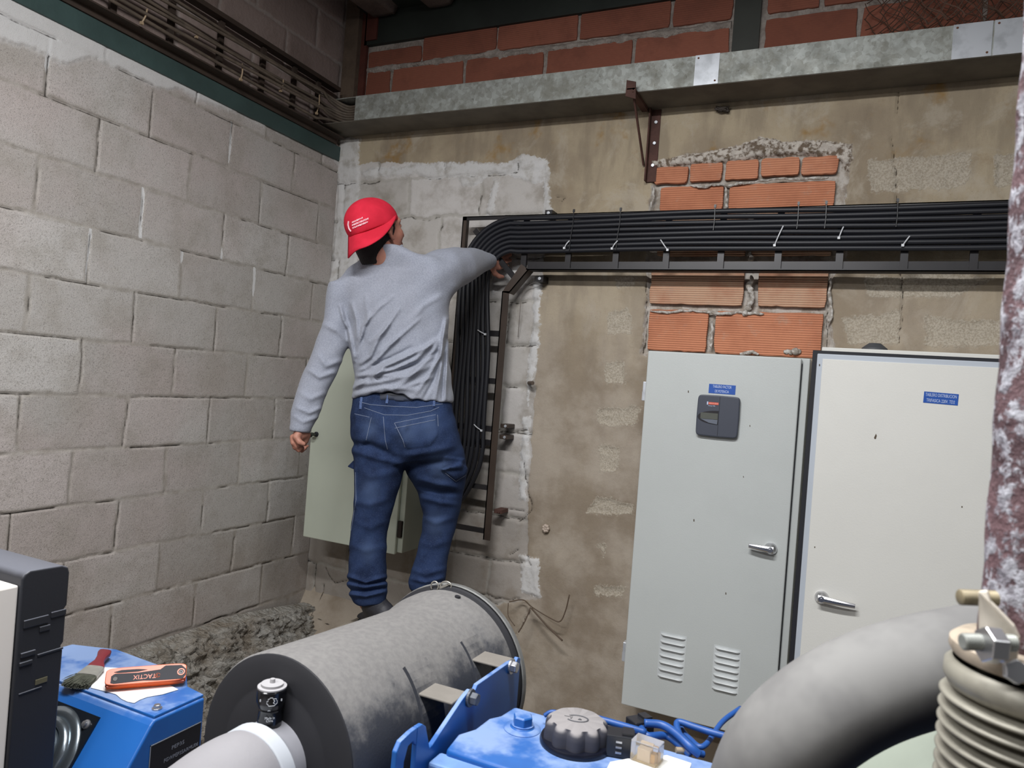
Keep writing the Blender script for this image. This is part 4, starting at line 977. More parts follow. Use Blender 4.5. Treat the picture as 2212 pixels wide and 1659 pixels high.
def f_torso(P):
    rows = [(531, 808, 868, 2.735, .052), (545, 796, 892, 2.755, .070), (562, 778, 940, 2.78, .088), (585, 756, 966, 2.80, .100), (620, 738, 976, 2.81, .112), (660, 742, 972, 2.81, .120), (700, 752, 969, 2.81, .124), (740, 757, 969, 2.81, .124), (780, 764, 971, 2.81, .122), (820, 768, 976, 2.81, .124), (848, 764, 979, 2.81, .128), (862, 760, 980, 2.81, .130), (872, 758, 980, 2.81, .130)]
    return loft(P, rows, 2.25, .012)
def f_shirt(P):
    px, py = pix(P)
    d = f_torso(P); d = smin(d, f_arm_left(P), .022)
    d = smin(d, chain(P, ARM_RD, .010), .04)
    d = smin(d, cone(P, C3(775, 612, 2.80), C3(742, 640, 2.80), .060, .056), .03)
    # neck opening
    ax, ay = C3(822, 545, 2.74)[:2]
    d = smax(d, -cone(P, C3(838, 541, 2.780), C3(832, 460, 2.755), .034, .052), .008)
    near = np.clip((2.86-P[2])/.08, 0, 1)
    d = d-2.1*(ridges(px, py, WR)+ridges(px, py, WS))*near
    d = d-.0022*(np.sin(px*.11+py*.05)*np.sin(py*.06-px*.03))
    # hem: lower edge lifts in the middle of the back
    hem = np.interp(px, [750, 770, 800, 832, 850, 870, 890, 930, 985], [862, 860, 851, 846, 847, 852, 862, 866, 872])+1.5*np.sin(px*.2)
    cut = (py-hem)*2.8/FPX
    torso_only = px > 716+0*py
    d = np.where(torso_only, smax(d, cut, .006), d)
    # cuff
    d = smax(d, np.where(px < 716, (py-(934+.12*(px-650)))*2.7/FPX, -1), .004)
    shell = np.where((px < 716) & (py > 900), 0, 0)
    return d
def hollow(f, th):
    return lambda X_, Y_, Z_: (lambda P: np.maximum(f(P), -(f(P)+th)))((X_, Y_, Z_))
lo = np.minimum(C3(610, 955, 2.95), C3(610, 955, 2.6)); lo = np.array([lo[0], C3(0, 890, 2.95)[1], 2.60]); 
def bounds(x0, y0, x1, y1, D_0, D_1):
    cs = np.array([C3(x, y, D) for x in (x0, x1) for y in (y0, y1) for D in (D_0, D_1)]); return cs.min(0), cs.max(0)
lo, hi = bounds(612, 515, 1085, 950, 2.62, 3.32); 
shirt = sculpt('shirt', lambda X_, Y_, Z_: f_shirt((X_, Y_, Z_)), lo, hi, .0046, M_SHIRT, man, 1)

LEG_L = [(852, 768, 874, 2.80, .092), (900, 762, 884, 2.80, .105), (950, 764, 886, 2.80, .108), (1000, 767, 876, 2.80, .098), (1050, 768, 864, 2.80, .086), (1100, 764, 848, 2.80, .072), (1150, 758, 836, 2.80, .064), (1200, 755, 834, 2.80, .062), (1240, 752, 835, 2.80, .062), (1262, 751, 836, 2.80, .064), (1282, 757, 836, 2.80, .062), (1301, 764, 832, 2.80, .058)]
LEG_R = [(852, 850, 968, 2.80, .092), (900, 852, 980, 2.80, .105), (940, 856, 990, 2.81, .110), (980, 866, 1002, 2.83, .108), (1020, 878, 1010, 2.85, .100), (1060, 902, 1002, 2.88, .088), (1110, 914, 992, 2.90, .074), (1150, 911, 982, 2.90, .066), (1200, 899, 968, 2.89, .062), (1240, 886, 963, 2.88, .062), (1256, 882, 961, 2.88, .062), (1274, 886, 958, 2.88, .058)]
PEL = [(846, 772, 966, 2.81, .108), (866, 767, 969, 2.81, .112), (890, 763, 975, 2.81, .118), (920, 760, 983, 2.80, .124), (950, 762, 990, 2.80, .124), (975, 766, 996, 2.81, .116), (995, 772, 1000, 2.82, .10)]
def f_jeans(P):
    px, py = pix(P)
    d = smin(loft(P, LEG_L, 2.1, .01), loft(P, LEG_R, 2.1, .01), .012)
    d = smin(d, loft(P, PEL, 2.2, .012), .02)
    near = np.clip((2.90-P[2])/.08, 0, 1)
    d = d-1.7*ridges(px, py, WJ)*near
    # buttock cleft and centre seam
    d = d+near*(.010*np.exp(-((px-838-(py-890)*.25)/9)**2)*np.clip((py-895)/60, 0, 1)*np.clip((1000-py)/30, 0, 1))
    d = d-.0014*np.sin(px*.13+py*.07)*np.sin(py*.09)
    # back pockets and cargo pockets as raised patches
    for pl, a in (([(853, 912), (945, 894), (948, 940), (930, 965), (880, 972), (862, 945)], .004), ([(765, 893), (802, 902), (796, 955), (775, 968), (764, 950)], .0035), ([(950, 1015), (995, 998), (1014, 1012), (1006, 1030), (985, 1040), (962, 1022)], .009), ([(960, 985), (1004, 990), (1000, 1015), (950, 1018)], .006), ([(762, 1010), (772, 1010), (772, 1100), (764, 1100)], .004)):
        d = d-near*a*np.clip(-sd_poly(pl, px, py)/3, 0, 1)
    return d
lo, hi = bounds(738, 842, 1028, 1322, 2.66, 3.0)
FADE = [(880, 930, 26), (800, 925, 20), (930, 920, 22), (950, 1010, 26), (800, 1060, 24), (940, 1130, 24), (795, 1190, 20)]
def fade(X_, Y_, Z_):
    px, py = pix((X_, Y_, Z_)); s = 0
    for x, y, r in FADE: s = s+np.exp(-((px-x)**2+(py-y)**2*.5)/r**2)
    return np.clip(s*.7, 0, 1)
jeans = sculpt('jeans', lambda X_, Y_, Z_: f_jeans((X_, Y_, Z_)), lo, hi, .0048, M_DENIM, man, 1, {'fade': fade})
# seams, belt and loops laid on the jeans: project points of the seam onto the surface
from mathutils.bvhtree import BVHTree
def bvh(o):
    me = o.data; off = OFF[o.name]
    return BVHTree.FromPolygons([tuple(Vector(v.co)+Vector(off)) for v in me.vertices], [tuple(p.vertices) for p in me.polygons])
BJ = bvh(jeans); BS = bvh(shirt)
def onto(B, px, py, lift=.0006):
    d = ray(px, py); d = d/np.linalg.norm(d); r = B.ray_cast(Vector(CAM), Vector(d))
    if r[0] is None: return None
    return np.array(r[0])-d*lift
M_THREAD = simple('pale_stitching', srgb(128, 138, 160), .8); M_DENL = simple('light_denim_edge', srgb(86, 106, 150), .85, var=.3, scale=120)
def seam(name, pts, B, r, mat, par):
    out = []
    for a, b in zip(pts[:-1], pts[1:]):
        n_ = max(2, int(np.hypot(b[0]-a[0], b[1]-a[1])/4))
        for k in range(n_):
            q = onto(B, a[0]+(b[0]-a[0])*k/n_, a[1]+(b[1]-a[1])*k/n_)
            if q is not None: out.append(q)
    if len(out) > 2: mb = MB(); mb.tube(out, r, 5); return mb.build(name, mat, par)
for pts in ([(787, 881), (830, 896), (880, 897), (930, 888), (952, 878)], [(828, 900), (832, 950), (838, 975)], [(852, 914), (945, 895)], [(852, 914), (870, 950), (876, 970)], [(853, 925), (944, 906)], [(945, 896), (947, 925)],
            [(766, 894), (802, 902)], [(802, 902), (790, 955)], [(768, 1020), (769, 1080), (764, 1110), (758, 1150)], [(962, 1022), (985, 1040), (1010, 1024)], [(776, 868), (800, 874), (850, 878), (900, 880), (960, 872)]):
    seam('seam', pts, BJ, .0009, M_THREAD, jeans)
for pts in ([(838, 850), (835, 876)], [(938, 866), (937, 882)], [(781, 858), (778, 888)]):
    seam('belt_loop', pts, BJ, .005, M_DENL, jeans)
def f_belt(P):
    px, py = pix(P); d = loft(P, [(r[0], r[1]-1.0, r[2]+1.0, r[3], r[4]+.004) for r in PEL], 2.2, .002)
    top = np.interp(px, [760, 840, 970], [850, 846, 856]); return np.maximum(np.maximum(d, (top-py)*.00179), (py-top-19)*.00179)
lo, hi = bounds(752, 838, 982, 884, 2.66, 2.96)
sculpt('belt', lambda X_, Y_, Z_: f_belt((X_, Y_, Z_)), lo, hi, .005, simple('worn_black_belt', srgb(44, 50, 66), .4), man, 1)
# cargo pocket flap on the far side of the left leg
mb = MB(); P_ = [C3(750, 1008, 2.79), C3(768, 990, 2.79), C3(772, 1018, 2.79), C3(768, 1016, 2.79)]
mb.prism([cam2w(q) for q in P_], AXF*.03+AXR*.0); mb.build('pocket_flap', M_DENIM, man, bevel=.003)

# body: head, neck, hands in one continuous surface (the limbs run on inside the clothes)
HC = C3(814, 493, 2.735)
def fdir(): # face looks to the right and away
    a = math.radians(47); return np.array([math.sin(a), .24, math.cos(a)])
FD = fdir()/np.linalg.norm(fdir()); FR = np.cross(np.array([0, 1., 0]), FD)*1.0; FR /= np.linalg.norm(FR)   # side vector
TIL = math.radians(-8)
UPv = np.array([math.sin(TIL)*-1, math.cos(TIL), 0]); UPv -= FD*(UPv@FD); UPv /= np.linalg.norm(UPv); SD = np.cross(UPv, FD)
def hp(f_, u_, s_): return HC+FD*f_+UPv*u_+SD*s_
def ell_r(P, c, r):
    dx, dy, dz = P[0]-c[0], P[1]-c[1], P[2]-c[2]
    a = dx*FD[0]+dy*FD[1]+dz*FD[2]; b = dx*UPv[0]+dy*UPv[1]+dz*UPv[2]; g = dx*SD[0]+dy*SD[1]+dz*SD[2]
    return (np.sqrt((a/r[0])**2+(b/r[1])**2+(g/r[2])**2)-1)*min(r)
def f_head(P):
    d = ell_r(P, hp(-.004, .012, 0), (.094, .100, .074))
    d = smin(d, ell_r(P, hp(.040, -.062, 0), (.048, .050, .052)), .035)     # jaw
    d = smin(d, cone(P, hp(.072, -.098, 0), hp(.060, -.090, 0), .016, .02), .02)  # chin
    d = smin(d, cone(P, hp(.083, .004, 0), hp(.108, -.036, 0), .007, .012), .012)   # nose
    for s_ in (-1, 1):
        d = smin(d, cone(P, hp(.080, .020, s_*.016), hp(.070, .020, s_*.046), .010, .009), .014)  # brow
        d = smin(d, ell_r(P, hp(.062, -.030, s_*.042), (.022, .020, .016)), .02)             # cheek
        d = smax(d, -ell_r(P, hp(.090, .000, s_*.032), (.012, .010, .014)), .010)             # eye socket
        d = smin(d, ell_r(P, hp(.078, .000, s_*.031), (.012, .010, .013)), .003)
        # ear: rim and lobe
        e = hp(.004, -.014, s_*.079)
        ed = smin(cone(P, e+UPv*.026-FD*.006+SD*s_*.008, e-UPv*.004-FD*.015+SD*s_*.016, .0075, .0065), cone(P, e-UPv*.004-FD*.015+SD*s_*.016, e-UPv*.030+FD*.004+SD*s_*.004, .0065, .0070), .004)
        ed = smin(ed, cone(P, e+UPv*.024-FD*.004+SD*s_*.006, e+UPv*.012+FD*.008, .007, .006), .006); ed = smin(ed, ell_r(P, e, (.012, .022, .006)), .006)
        d = smin(d, ed, .006)
    for u_, r_ in ((-.062, .0062), (-.071, .0072)):
        d = smin(d, cone(P, hp(.088, u_, -.018), hp(.088, u_, .018), r_, r_), .006)
    return d
NECK = [(hp(-.018, -.05, 0), .056), (C3(822, 552, 2.745), .056), (C3(828, 580, 2.80), .075)]
HAND_L = C3(650, 948, 2.71)
def hand_left(P):
    # back of the hand faces left/outward, fingers curl in towards the leg
    wrist = C3(655, 915, 2.71); palm = C3(648, 945, 2.71); 
    d = cone(P, wrist, C3(652, 934, 2.71), .025, .026, (1, 1, .8))
    d = smin(d, chain(P, [(C3(644, 940, 2.70), .017), (C3(641, 954, 2.70), .016)], .01), .014)
    d = smin(d, chain(P, [(C3(662, 940, 2.73), .016), (C3(658, 952, 2.73), .015)], .01), .014)
    F_ = [ # index .. little: knuckle, middle joint, end joint, tip
        [(632, 944, 2.695), (633, 957, 2.690), (642, 964, 2.694), (650, 960, 2.700), .0086],
        [(636, 951, 2.705), (637, 966, 2.700), (646, 972, 2.704), (654, 966, 2.708), .0088],
        [(642, 954, 2.722), (643, 968, 2.718), (652, 973, 2.722), (659, 967, 2.726), .0083],
        [(651, 954, 2.738), (651, 965, 2.735), (658, 969, 2.738), (664, 963, 2.740), .0074]]
    for a, b, c_, e, r in F_:
        q = chain(P, [(C3(*a), r*1.25), (C3(*b), r*1.05), (C3(*c_), r), (C3(*e), r*.85)], .004); d = smin(d, q, .005)
    th = chain(P, [(C3(648, 932, 2.69), .014), (C3(640, 944, 2.680), .0115), (C3(647, 955, 2.676), .0100), (C3(656, 959, 2.680), .0085)], .005)
    return smin(d, th, .006)
def hand_right(P):
    # reaches over the ladder corner, fingers closing over the lowest cables
    d = cone(P, C3(1052, 567, 3.24), C3(1064, 566, 3.275), .025, .027)
    d = smin(d, chain(P, [(C3(1066, 562, 3.285), .020), (C3(1078, 558, 3.30), .018)], .01), .014)
    d = smin(d, chain(P, [(C3(1067, 573, 3.285), .019), (C3(1077, 576, 3.30), .017)], .01), .014)
    F_ = [[(1080, 551, 3.300), (1090, 545, 3.312), (1096, 541, 3.330), (1096, 541, 3.345), .0088],
          [(1083, 558, 3.302), (1095, 553, 3.312), (1102, 550, 3.330), (1102, 550, 3.345), .0090],
          [(1083, 567, 3.304), (1095, 564, 3.314), (1102, 562, 3.332), (1102, 562, 3.345), .0085],
          [(1081, 577, 3.306), (1090, 576, 3.316), (1096, 575, 3.332), (1097, 575, 3.343), .0076]]
    for a, b, c_, e, r in F_:
        q = chain(P, [(C3(*a), r*1.25), (C3(*b), r*1.08), (C3(*c_), r), (C3(*e), r*.85)], .004); d = smin(d, q, .005)
    th = chain(P, [(C3(1062, 578, 3.27), .014), (C3(1068, 590, 3.285), .012), (C3(1078, 597, 3.30), .0102), (C3(1086, 598, 3.315), .0085)], .005)
    return smin(d, th, .006)
def f_body(P):
    d = smin(f_head(P), chain(P, NECK, .02), .025)
    X_, Y_, Z_ = P
    t_ = loft(P, [(560, 806, 900, 2.79, .045), (590, 785, 945, 2.81, .070), (640, 770, 955, 2.81, .095), (720, 775, 950, 2.82, .10), (800, 785, 950, 2.82, .10), (860, 790, 950, 2.82, .10), (950, 785, 965, 2.81, .095)], 2.2, .01)
    d = smin(d, t_, .03)
    d = smin(d, chain(P, [(C3(772, 630, 2.81), .036), (C3(730, 700, 2.79), .034), (C3(696, 800, 2.76), .034), (C3(664, 890, 2.72), .028), (C3(655, 925, 2.71), .024)], .02), .02)
    d = smin(d, chain(P, [(p, r-.014) for p, r in ARM_R[:-1]]+[(C3(1054, 566, 3.25), .022)], .02), .02)
    d = smin(d, chain(P, [(C3(820, 960, 2.80), .075), (C3(812, 1080, 2.80), .055), (C3(796, 1180, 2.80), .045), (C3(795, 1300, 2.80), .035)], .02), .02)
    d = smin(d, chain(P, [(C3(930, 960, 2.81), .075), (C3(955, 1080, 2.89), .055), (C3(938, 1160, 2.90), .045), (C3(925, 1270, 2.88), .035)], .02), .02)
    d = smin(d, hand_left(P), .008); d = smin(d, hand_right(P), .008)
    return d
lo, hi = bounds(612, 436, 1112, 1306, 2.60, 2.98); hi[2] = 3.37
class Skip: pass
def f_body_fast(X_, Y_, Z_):
    # only evaluate near the figure; the rest is outside
    out = np.full(X_.shape, .2, np.float32)
    px, py = pix((X_, Y_, Z_))
    m = ((Z_ < 2.99) | ((px > 940) & (py < 640)))
    m &= ~((Z_ > 3.0) & (py > 640)); m &= ~((py > 990) & (px < 735)); m &= ~((px > 1020) & (py > 640))
    m &= ~((px < 735) & (py < 585)); m &= ~((px > 900) & (py < 520) & (px < 1000))
    q = f_body((X_[m], Y_[m], Z_[m])); out[m] = q; return out
body = sculpt('body', f_body_fast, lo, hi, .0045, M_SKIN, man, 1)

# hair below the cap
def f_hair(P):
    d = ell_r(P, hp(-.010, .006, 0), (.096, .100, .0765)); d = smin(d, cone(P, hp(-.045, -.035, 0), hp(-.028, -.100, 0), .060, .0575, (1, 1, 1)), .03)
    u = (P[0]-HC[0])*UPv[0]+(P[1]-HC[1])*UPv[1]+(P[2]-HC[2])*UPv[2]; f_ = (P[0]-HC[0])*FD[0]+(P[1]-HC[1])*FD[1]+(P[2]-HC[2])*FD[2]
    cut = np.where(f_ > .0, np.maximum(f_-.040, .018-u+f_*.2), f_-.0)      # leave face and ear free
    sid = np.maximum(f_-.020, -(u+.004)) 
    back = np.maximum(f_-.030-.35*(u+.03), -(u+.128))
    d2 = np.maximum(d, np.minimum(sid, back))
    return d2+.0015*np.sin(P[0]*900)*np.sin(P[1]*300)
lo, hi = bounds(735, 436, 885, 575, 2.58, 2.86)
sculpt('hair', lambda X_, Y_, Z_: f_hair((X_, Y_, Z_)), lo, hi, .004, M_HAIR, man, 1)
# cap: crown
CN = None
def f_crown(P):
    d = ell_r(P, hp(-.020, .022, 0), (.106, .092, .090))
    u = (P[0]-HC[0])*UPv[0]+(P[1]-HC[1])*UPv[1]+(P[2]-HC[2])*UPv[2]; f_ = (P[0]-HC[0])*FD[0]+(P[1]-HC[1])*FD[1]+(P[2]-HC[2])*FD[2]
    px, py = pix(P)
    return np.maximum(d, (py-(474+(862-px)*.36))*2.7/FPX*.9)
lo, hi = bounds(732, 425, 880, 560, 2.58, 2.88)
crown = sculpt('cap', lambda X_, Y_, Z_: f_crown((X_, Y_, Z_)), lo, hi, .004, M_CAP, man, 2)
# brim of the backwards cap: a curved bill over the nape
NB, MBR = 18, 8
inner = [(855, 468, 2.70), (838, 474, 2.685), (815, 481, 2.672), (788, 489, 2.668), (766, 494, 2.68), (753, 496, 2.71)]
outer = [(856, 470, 2.695), (845, 490, 2.65), (826, 512, 2.61), (798, 530, 2.59), (770, 541, 2.60), (752, 558, 2.65)]
I_ = bez([C3(*q) for q in inner], 4); O_ = bez([C3(*q) for q in outer], 4)
vs = []; fs = []; n1 = len(I_); n2 = 7
for i in range(n1):
    for j in range(n2):
        u = j/(n2-1); p = I_[i]*(1-u)+O_[i]*u; p = p+np.array([0, .006*math.sin(u*math.pi), 0]); vs.append(cam2w(p))
for i in range(n1-1):
    for j in range(n2-1): fs.append((i*n2+j, (i+1)*n2+j, (i+1)*n2+j+1, i*n2+j+1))
mb = MB(); mb.add(vs, fs); o = mb.build('brim', M_CAP, crown, smooth=True); md = o.modifiers.new('s', 'SOLIDIFY'); md.thickness = .004; md.offset = 0
BC = bvh(crown)
M_EMB = simple('white_embroidery', srgb(236, 200, 208), .8)
rs = np.random.RandomState(2)
for (ax, ay, bx, by, n_) in ((760, 481, 784, 470, 11), (760, 487, 796, 472, 16), (761, 493, 795, 479, 15)):
    for k in range(n_):
        u = (k+.5)/n_; q = onto(BC, ax+(bx-ax)*u, ay+(by-ay)*u, .001)
        if q is None: continue
        mb = MB(); mb.obox(q, AXR*.0013*rs.uniform(.6, 1.1)+AXU*.0006, -AXR*.0009*rs.uniform(-.6, 1.4)+AXU*.0034*rs.uniform(.6, 1.1), AXF*.0010); mb.build('embroidery', M_EMB, crown)
pts = [onto(BC, x, y, .001) for x, y in ((753, 478), (752, 486), (754, 494), (758, 500))]
pts = [p for p in pts if p is not None]
if len(pts) > 2: mb = MB(); mb.tube(pts, .003, 6); mb.build('embroidery', M_EMB, crown)
# collar rib of the shirt
ring = []
for k in range(24):
    a = 2*math.pi*k/24; c0 = C3(836, 538, 2.760); ring.append(cam2w(c0+np.array([.056*math.cos(a), .016*math.sin(a)+.010*math.cos(a), .054*math.sin(a)])))
mb = MB(); mb.tube(ring, .0065, 8, closed=True); mb.build('collar', M_SHIRT, shirt, smooth=True)

# shoes
M_SHOE = simple('scuffed_black_leather', srgb(52, 52, 58), .55, 0, .3, 20, bump=.002, bscale=80)
def shoe(a, heel, toe, ank, D, name='shoe'):
    def f(P):
        d = cone(P, heel, toe, .034, .034, (1, .9, 1)); d = smin(d, cone(P, heel+np.array([0, .02, 0]), ank, .033, .040), .03)
        d = smin(d, cone(P, (heel+toe)/2+np.array([0, .012, 0]), ank, .036, .040), .03)
        base = heel[1]-.034
        return smax(d, base-P[1], .004)
    pts = np.array([heel, toe, ank]); lo = pts.min(0)-.06; hi = pts.max(0)+.06
    o = sculpt(name, lambda X_, Y_, Z_: f((X_, Y_, Z_)), lo, hi, .005, M_SHOE, man, 1)
    b0 = heel[1]-.034
    def fs_(P):
        d = cone(P, heel-np.array([0, .03, 0]), toe-np.array([0, .03, 0]), .044, .040); return np.maximum(np.maximum(d, P[1]-(b0+.004)), b0-.014-P[1])
    sculpt('sole', lambda X_, Y_, Z_: fs_((X_, Y_, Z_)), lo-np.array([0, .03, 0]), hi, .0045, simple('black_rubber_sole', srgb(34, 34, 36), .8), o, 0)
    return o
shoe(0, C3(830, 1329, 2.79), C3(782, 1346, 2.84)+np.array([0, 0, .04]), C3(805, 1300, 2.80), 2.8)
shoe(0, C3(930, 1303, 2.86), C3(888, 1310, 2.90)+np.array([0, 0, .03]), C3(914, 1272, 2.88), 2.8)
# ================================================================ GENERATOR
t = NT('blue_engine_enamel'); c = t.mix(t.sstep(t.noise(5, 4), .4, .65), srgb(32, 94, 168), srgb(28, 82, 152))
geo = t.n('NewGeometry'); sxyz = t.n('SeparateXYZ'); t.l(geo.outputs['Normal'], sxyz.inputs[0])
dust = t.math('MULTIPLY', t.sstep(sxyz.outputs['Z'], .55, .98), t.sstep(t.noise(7, 5, .6), .42, .58, .08, .75))
c = t.mix(dust, c, srgb(140, 160, 194)); t.set(c, t.math('ADD', .34, t.math('MULTIPLY', dust, .5)), 0, .5); M_BLUE = t.m
M_NAVY = simple('dark_blue_plate', srgb(28, 62, 128), .4, 0, .15, 5)
t = NT('dusty_filter_shell')
tc = t.obj(); n1 = t.noise(7, 6, .68); n2 = t.noise(26, 4, .7)
geo = t.n('NewGeometry'); sxyz = t.n('SeparateXYZ'); t.l(geo.outputs['Normal'], sxyz.inputs[0])
# settled dust lies thick on the top of the shell and is rubbed off the flank in patches
dm = t.math('ADD', t.math('MULTIPLY', sxyz.outputs['Z'], .62), t.math('ADD', t.math('MULTIPLY', n1, .9), t.math('MULTIPLY', n2, .30)))
f = t.sstep(dm, .80, 1.06)
c = t.mix(f, srgb(58, 60, 66), t.mix(t.sstep(t.noise(90, 3), .3, .7), srgb(108, 106, 105), srgb(118, 116, 114)))
t.set(c, t.math('ADD', .45, t.math('MULTIPLY', f, .45)), 0, .4); t.bump(t.noise(260, 3), .0008, .4); M_SHELL = t.m
M_CAPB = simple('black_rubber_cap', srgb(31, 31, 36), .7, 0, .18, 6)
M_DUCT = simple('dusty_grey_rubber', srgb(142, 140, 143), .8, 0, .06, 6, bump=.0006, bscale=120)
M_DUCTW = simple('pale_rubber_cuff', srgb(180, 184, 190), .7, 0, .05, 6)
M_STEEL = NT('bolt_steel'); M_STEEL.set((.50, .50, .52), .35, .9); M_STEEL = M_STEEL.m
M_BOLT = simple('dusty_dark_bolt', srgb(96, 100, 108), .5, .4, .3, 60)
M_BLACK = simple('black_plastic', srgb(34, 35, 40), .4, 0, .1, 8)
gen = thing('diesel_generator', (1.9, -2.0, 0), 'blue diesel generator with dusty black air filter, blue valve cover and grey exhaust elbow', 'generator')
# base and block under the visible parts
mb = MB(); mb.box((.95, -2.9, .08), (3.2, -1.72, .22), bev=.01); mb.box((.95, -2.9, 0), (3.2, -2.8, .08)); mb.box((.95, -1.82, 0), (3.2, -1.72, .08)); mb.build('skid', M_BLACK, gen)
mb = MB(); mb.box((1.99, -2.34, .22), (3.0, -1.89, 1.10), bev=.02); mb.build('engine_block', M_BLUE, gen)
mb = MB(); cen = []; mb.lathe([(.24, 0), (.26, .03), (.26, .52), (.2, .6)], (1.46, -2.12, .50), (1, 0, 0), 36); mb.build('alternator', M_BLUE, gen, smooth='auto')
mb = MB(); mb.box((1.3, -2.25, .22), (1.9, -1.95, .34)); mb.build('alternator_foot', M_BLUE, gen)

# --- air filter
A0 = np.array([1.763, -2.186, 1.1695]); A1 = np.array([1.785, -1.716, 1.147]); AX = A1-A0; AL = np.linalg.norm(AX); AX /= AL
mb = MB(); mb.lathe([(.149, -.004), (.1515, .0), (.151, .10), (.152, .30), (.154, AL-.085), (.162, AL-.060), (.166, AL-.045), (.168, AL-.014), (.168, AL-.010)], A0, AX, 72)
af = mb.build('air_filter', M_SHELL, gen, smooth='auto')
mb = MB(); mb.lathe([(.002, -.010), (.060, -.010), (.095, -.0105), (.099, -.0090), (.103, -.0092), (.138, -.0095), (.148, -.006), (.150, 0), (.1505, .008), (.149, .008)], A0, AX, 72); mb.build('end_cap', M_CAPB, af, smooth='auto')
mb = MB(); mb.lathe([(.168, AL-.010), (.174, AL-.008), (.1765, AL-.003), (.174, AL+.002), (.170, AL+.003)], A0, AX, 72, cap=False); mb.lathe([(.170, AL+.004), (.1745, AL+.006), (.1745, AL+.012), (.171, AL+.016), (.16, AL+.03), (.05, AL+.04), (.001, AL+.04)], A0, AX, 72); mb.build('rear_lid', M_CAPB, af, smooth='auto')
mb = MB(); mb.lathe([(.1765, AL+.0035), (.179, AL+.005), (.179, AL+.016), (.1765, AL+.017)], A0, AX, 72, cap=False); o = mb.build('clamp_band', simple('grey_band', srgb(128, 128, 126), .5, .3, .3, 30), af, smooth='auto'); 
SX = np.array([1., 0, 0]); SX = SX-AX*(SX@AX); SX /= np.linalg.norm(SX); SZ = np.cross(SX, AX)
SZ = SZ if SZ[2] > 0 else -SZ
def on_cyl(ang, h, r): return A0+AX*h+SX*r*math.cos(ang)+SZ*r*math.sin(ang)
# wire clip on the clamp
M_SPR = NT('spring_steel_wire'); M_SPR.set(srgb(168, 164, 156), .4, .7); M_SPR = M_SPR.m
cb = at_y(948, 1274, A1[1]-.004)
clp = None
for sg_, cx_, ww in ((-1, 939, 8), (1, 963, 12)):
    pts = []
    for k in range(15):
        a = -.9+(math.pi+1.6)*k/14
        pts.append(at_y(cx_+ww*math.cos(a), 1266-9*math.sin(a)*1.1, A1[1]+.002*sg_))
    mb = MB(); mb.tube(pts, .0016, 6); mb.build('wire_clip', M_SPR, o, smooth=True)
mb = MB(); mb.prism([at_y(945, 1268, A1[1]), at_y(965, 1262, A1[1]), at_y(966, 1266, A1[1]), at_y(946, 1274, A1[1])], (0, .014, 0)); mb.build('clip_tongue', M_SPR, o)
mb = MB(); mb.lathe([(.001, .003), (.006, .003), (.006, -.001)], on_cyl(math.radians(80), AL-.030, .167), on_cyl(math.radians(80), 0, 1)-A0, 14); mb.build('screw', M_CAPB, af)
# saddle plates hugging the shell with tabs to the blue bracket
M_TAB = simple('dusty_tab', srgb(124, 119, 112), .85, 0, .1, 20)
for h0, h1 in ((.160, .222), (.340, .402)):
    vs = []; fs = []; n_ = 12
    for k in range(n_+1):
        a = math.radians(48)-math.radians(58)*k/n_
        for h in (h0, h1): vs.append(on_cyl(a, h, .1575)); vs.append(on_cyl(a, h, .1515))
    for k in range(n_):
        b = k*4; fs += [(b, b+2, b+6, b+4), (b, b+4, b+5, b+1), (b+2, b+3, b+7, b+6)]
    fs += [(0, 1, 3, 2), (n_*4, n_*4+2, n_*4+3, n_*4+1)]
    mb = MB(); mb.add(vs, fs); sd = mb.build('saddle', M_SHELL, af)
    z_ = 1.238; y0 = A0[1]+h0; y1 = A0[1]+h1-.01
    xr = 1.88; mb = MB(); mb.box((xr, y0, z_), (1.968, y1, z_+.004), bev=.0015); mb.build('tab_top', M_TAB, sd)
    mb = MB(); mb.box((1.962, y0, z_-.05), (1.968, y1, z_+.001)); mb.build('tab_leg', M_CAPB, sd)
# --- blue bracket plate in the yz plane
X0 = 1.968
poly = [(-1.776, 1.000), (-1.776, 1.238), (-1.788, 1.243), (-1.798, 1.236), (-1.806, 1.243), (-1.826, 1.246), (-1.955, 1.249), (-1.962, 1.242), (-1.972, 1.242), (-1.978, 1.249), (-1.992, 1.247), (-2.006, 1.243), (-2.094, 1.207), (-2.102, 1.206), (-2.118, 1.244), (-2.128, 1.251), (-2.160, 1.252), (-2.184, 1.249), (-2.192, 1.240), (-2.200, 1.000)]
slot = [(-2.142, 1.06), (-2.142, 1.222), (-2.152, 1.234), (-2.166, 1.226), (-2.170, 1.20), (-2.166, 1.06)]

mb = MB()
mb.prism([(X0, y, z) for y, z in [(-2.142, 1.00), (-2.142, 1.252)]+[(-2.128, 1.251), (-2.118, 1.244), (-2.102, 1.206), (-2.094, 1.207), (-2.006, 1.243), (-1.992, 1.247), (-1.978, 1.249), (-1.972, 1.242), (-1.962, 1.242), (-1.955, 1.249), (-1.826, 1.246), (-1.806, 1.243), (-1.798, 1.236), (-1.788, 1.243), (-1.776, 1.238), (-1.776, 1.0)]], (.008, 0, 0))
mb.prism([(X0, -2.1425, 1.252), (X0, -2.160, 1.252), (X0, -2.184, 1.249), (X0, -2.194, 1.238), (X0, -2.200, 1.0), (X0, -2.170, 1.0), (X0, -2.172, 1.215), (X0, -2.164, 1.234), (X0, -2.152, 1.236), (X0, -2.1425, 1.226)], (.008, 0, 0))
bp = mb.build('mounting_plate', M_BLUE, gen, bevel=.0015)
hexbolt('bolt', at_x(1103, 1439, X0+.008), (1, 0, 0), .0105, .014, M_STEEL, bp, .014)
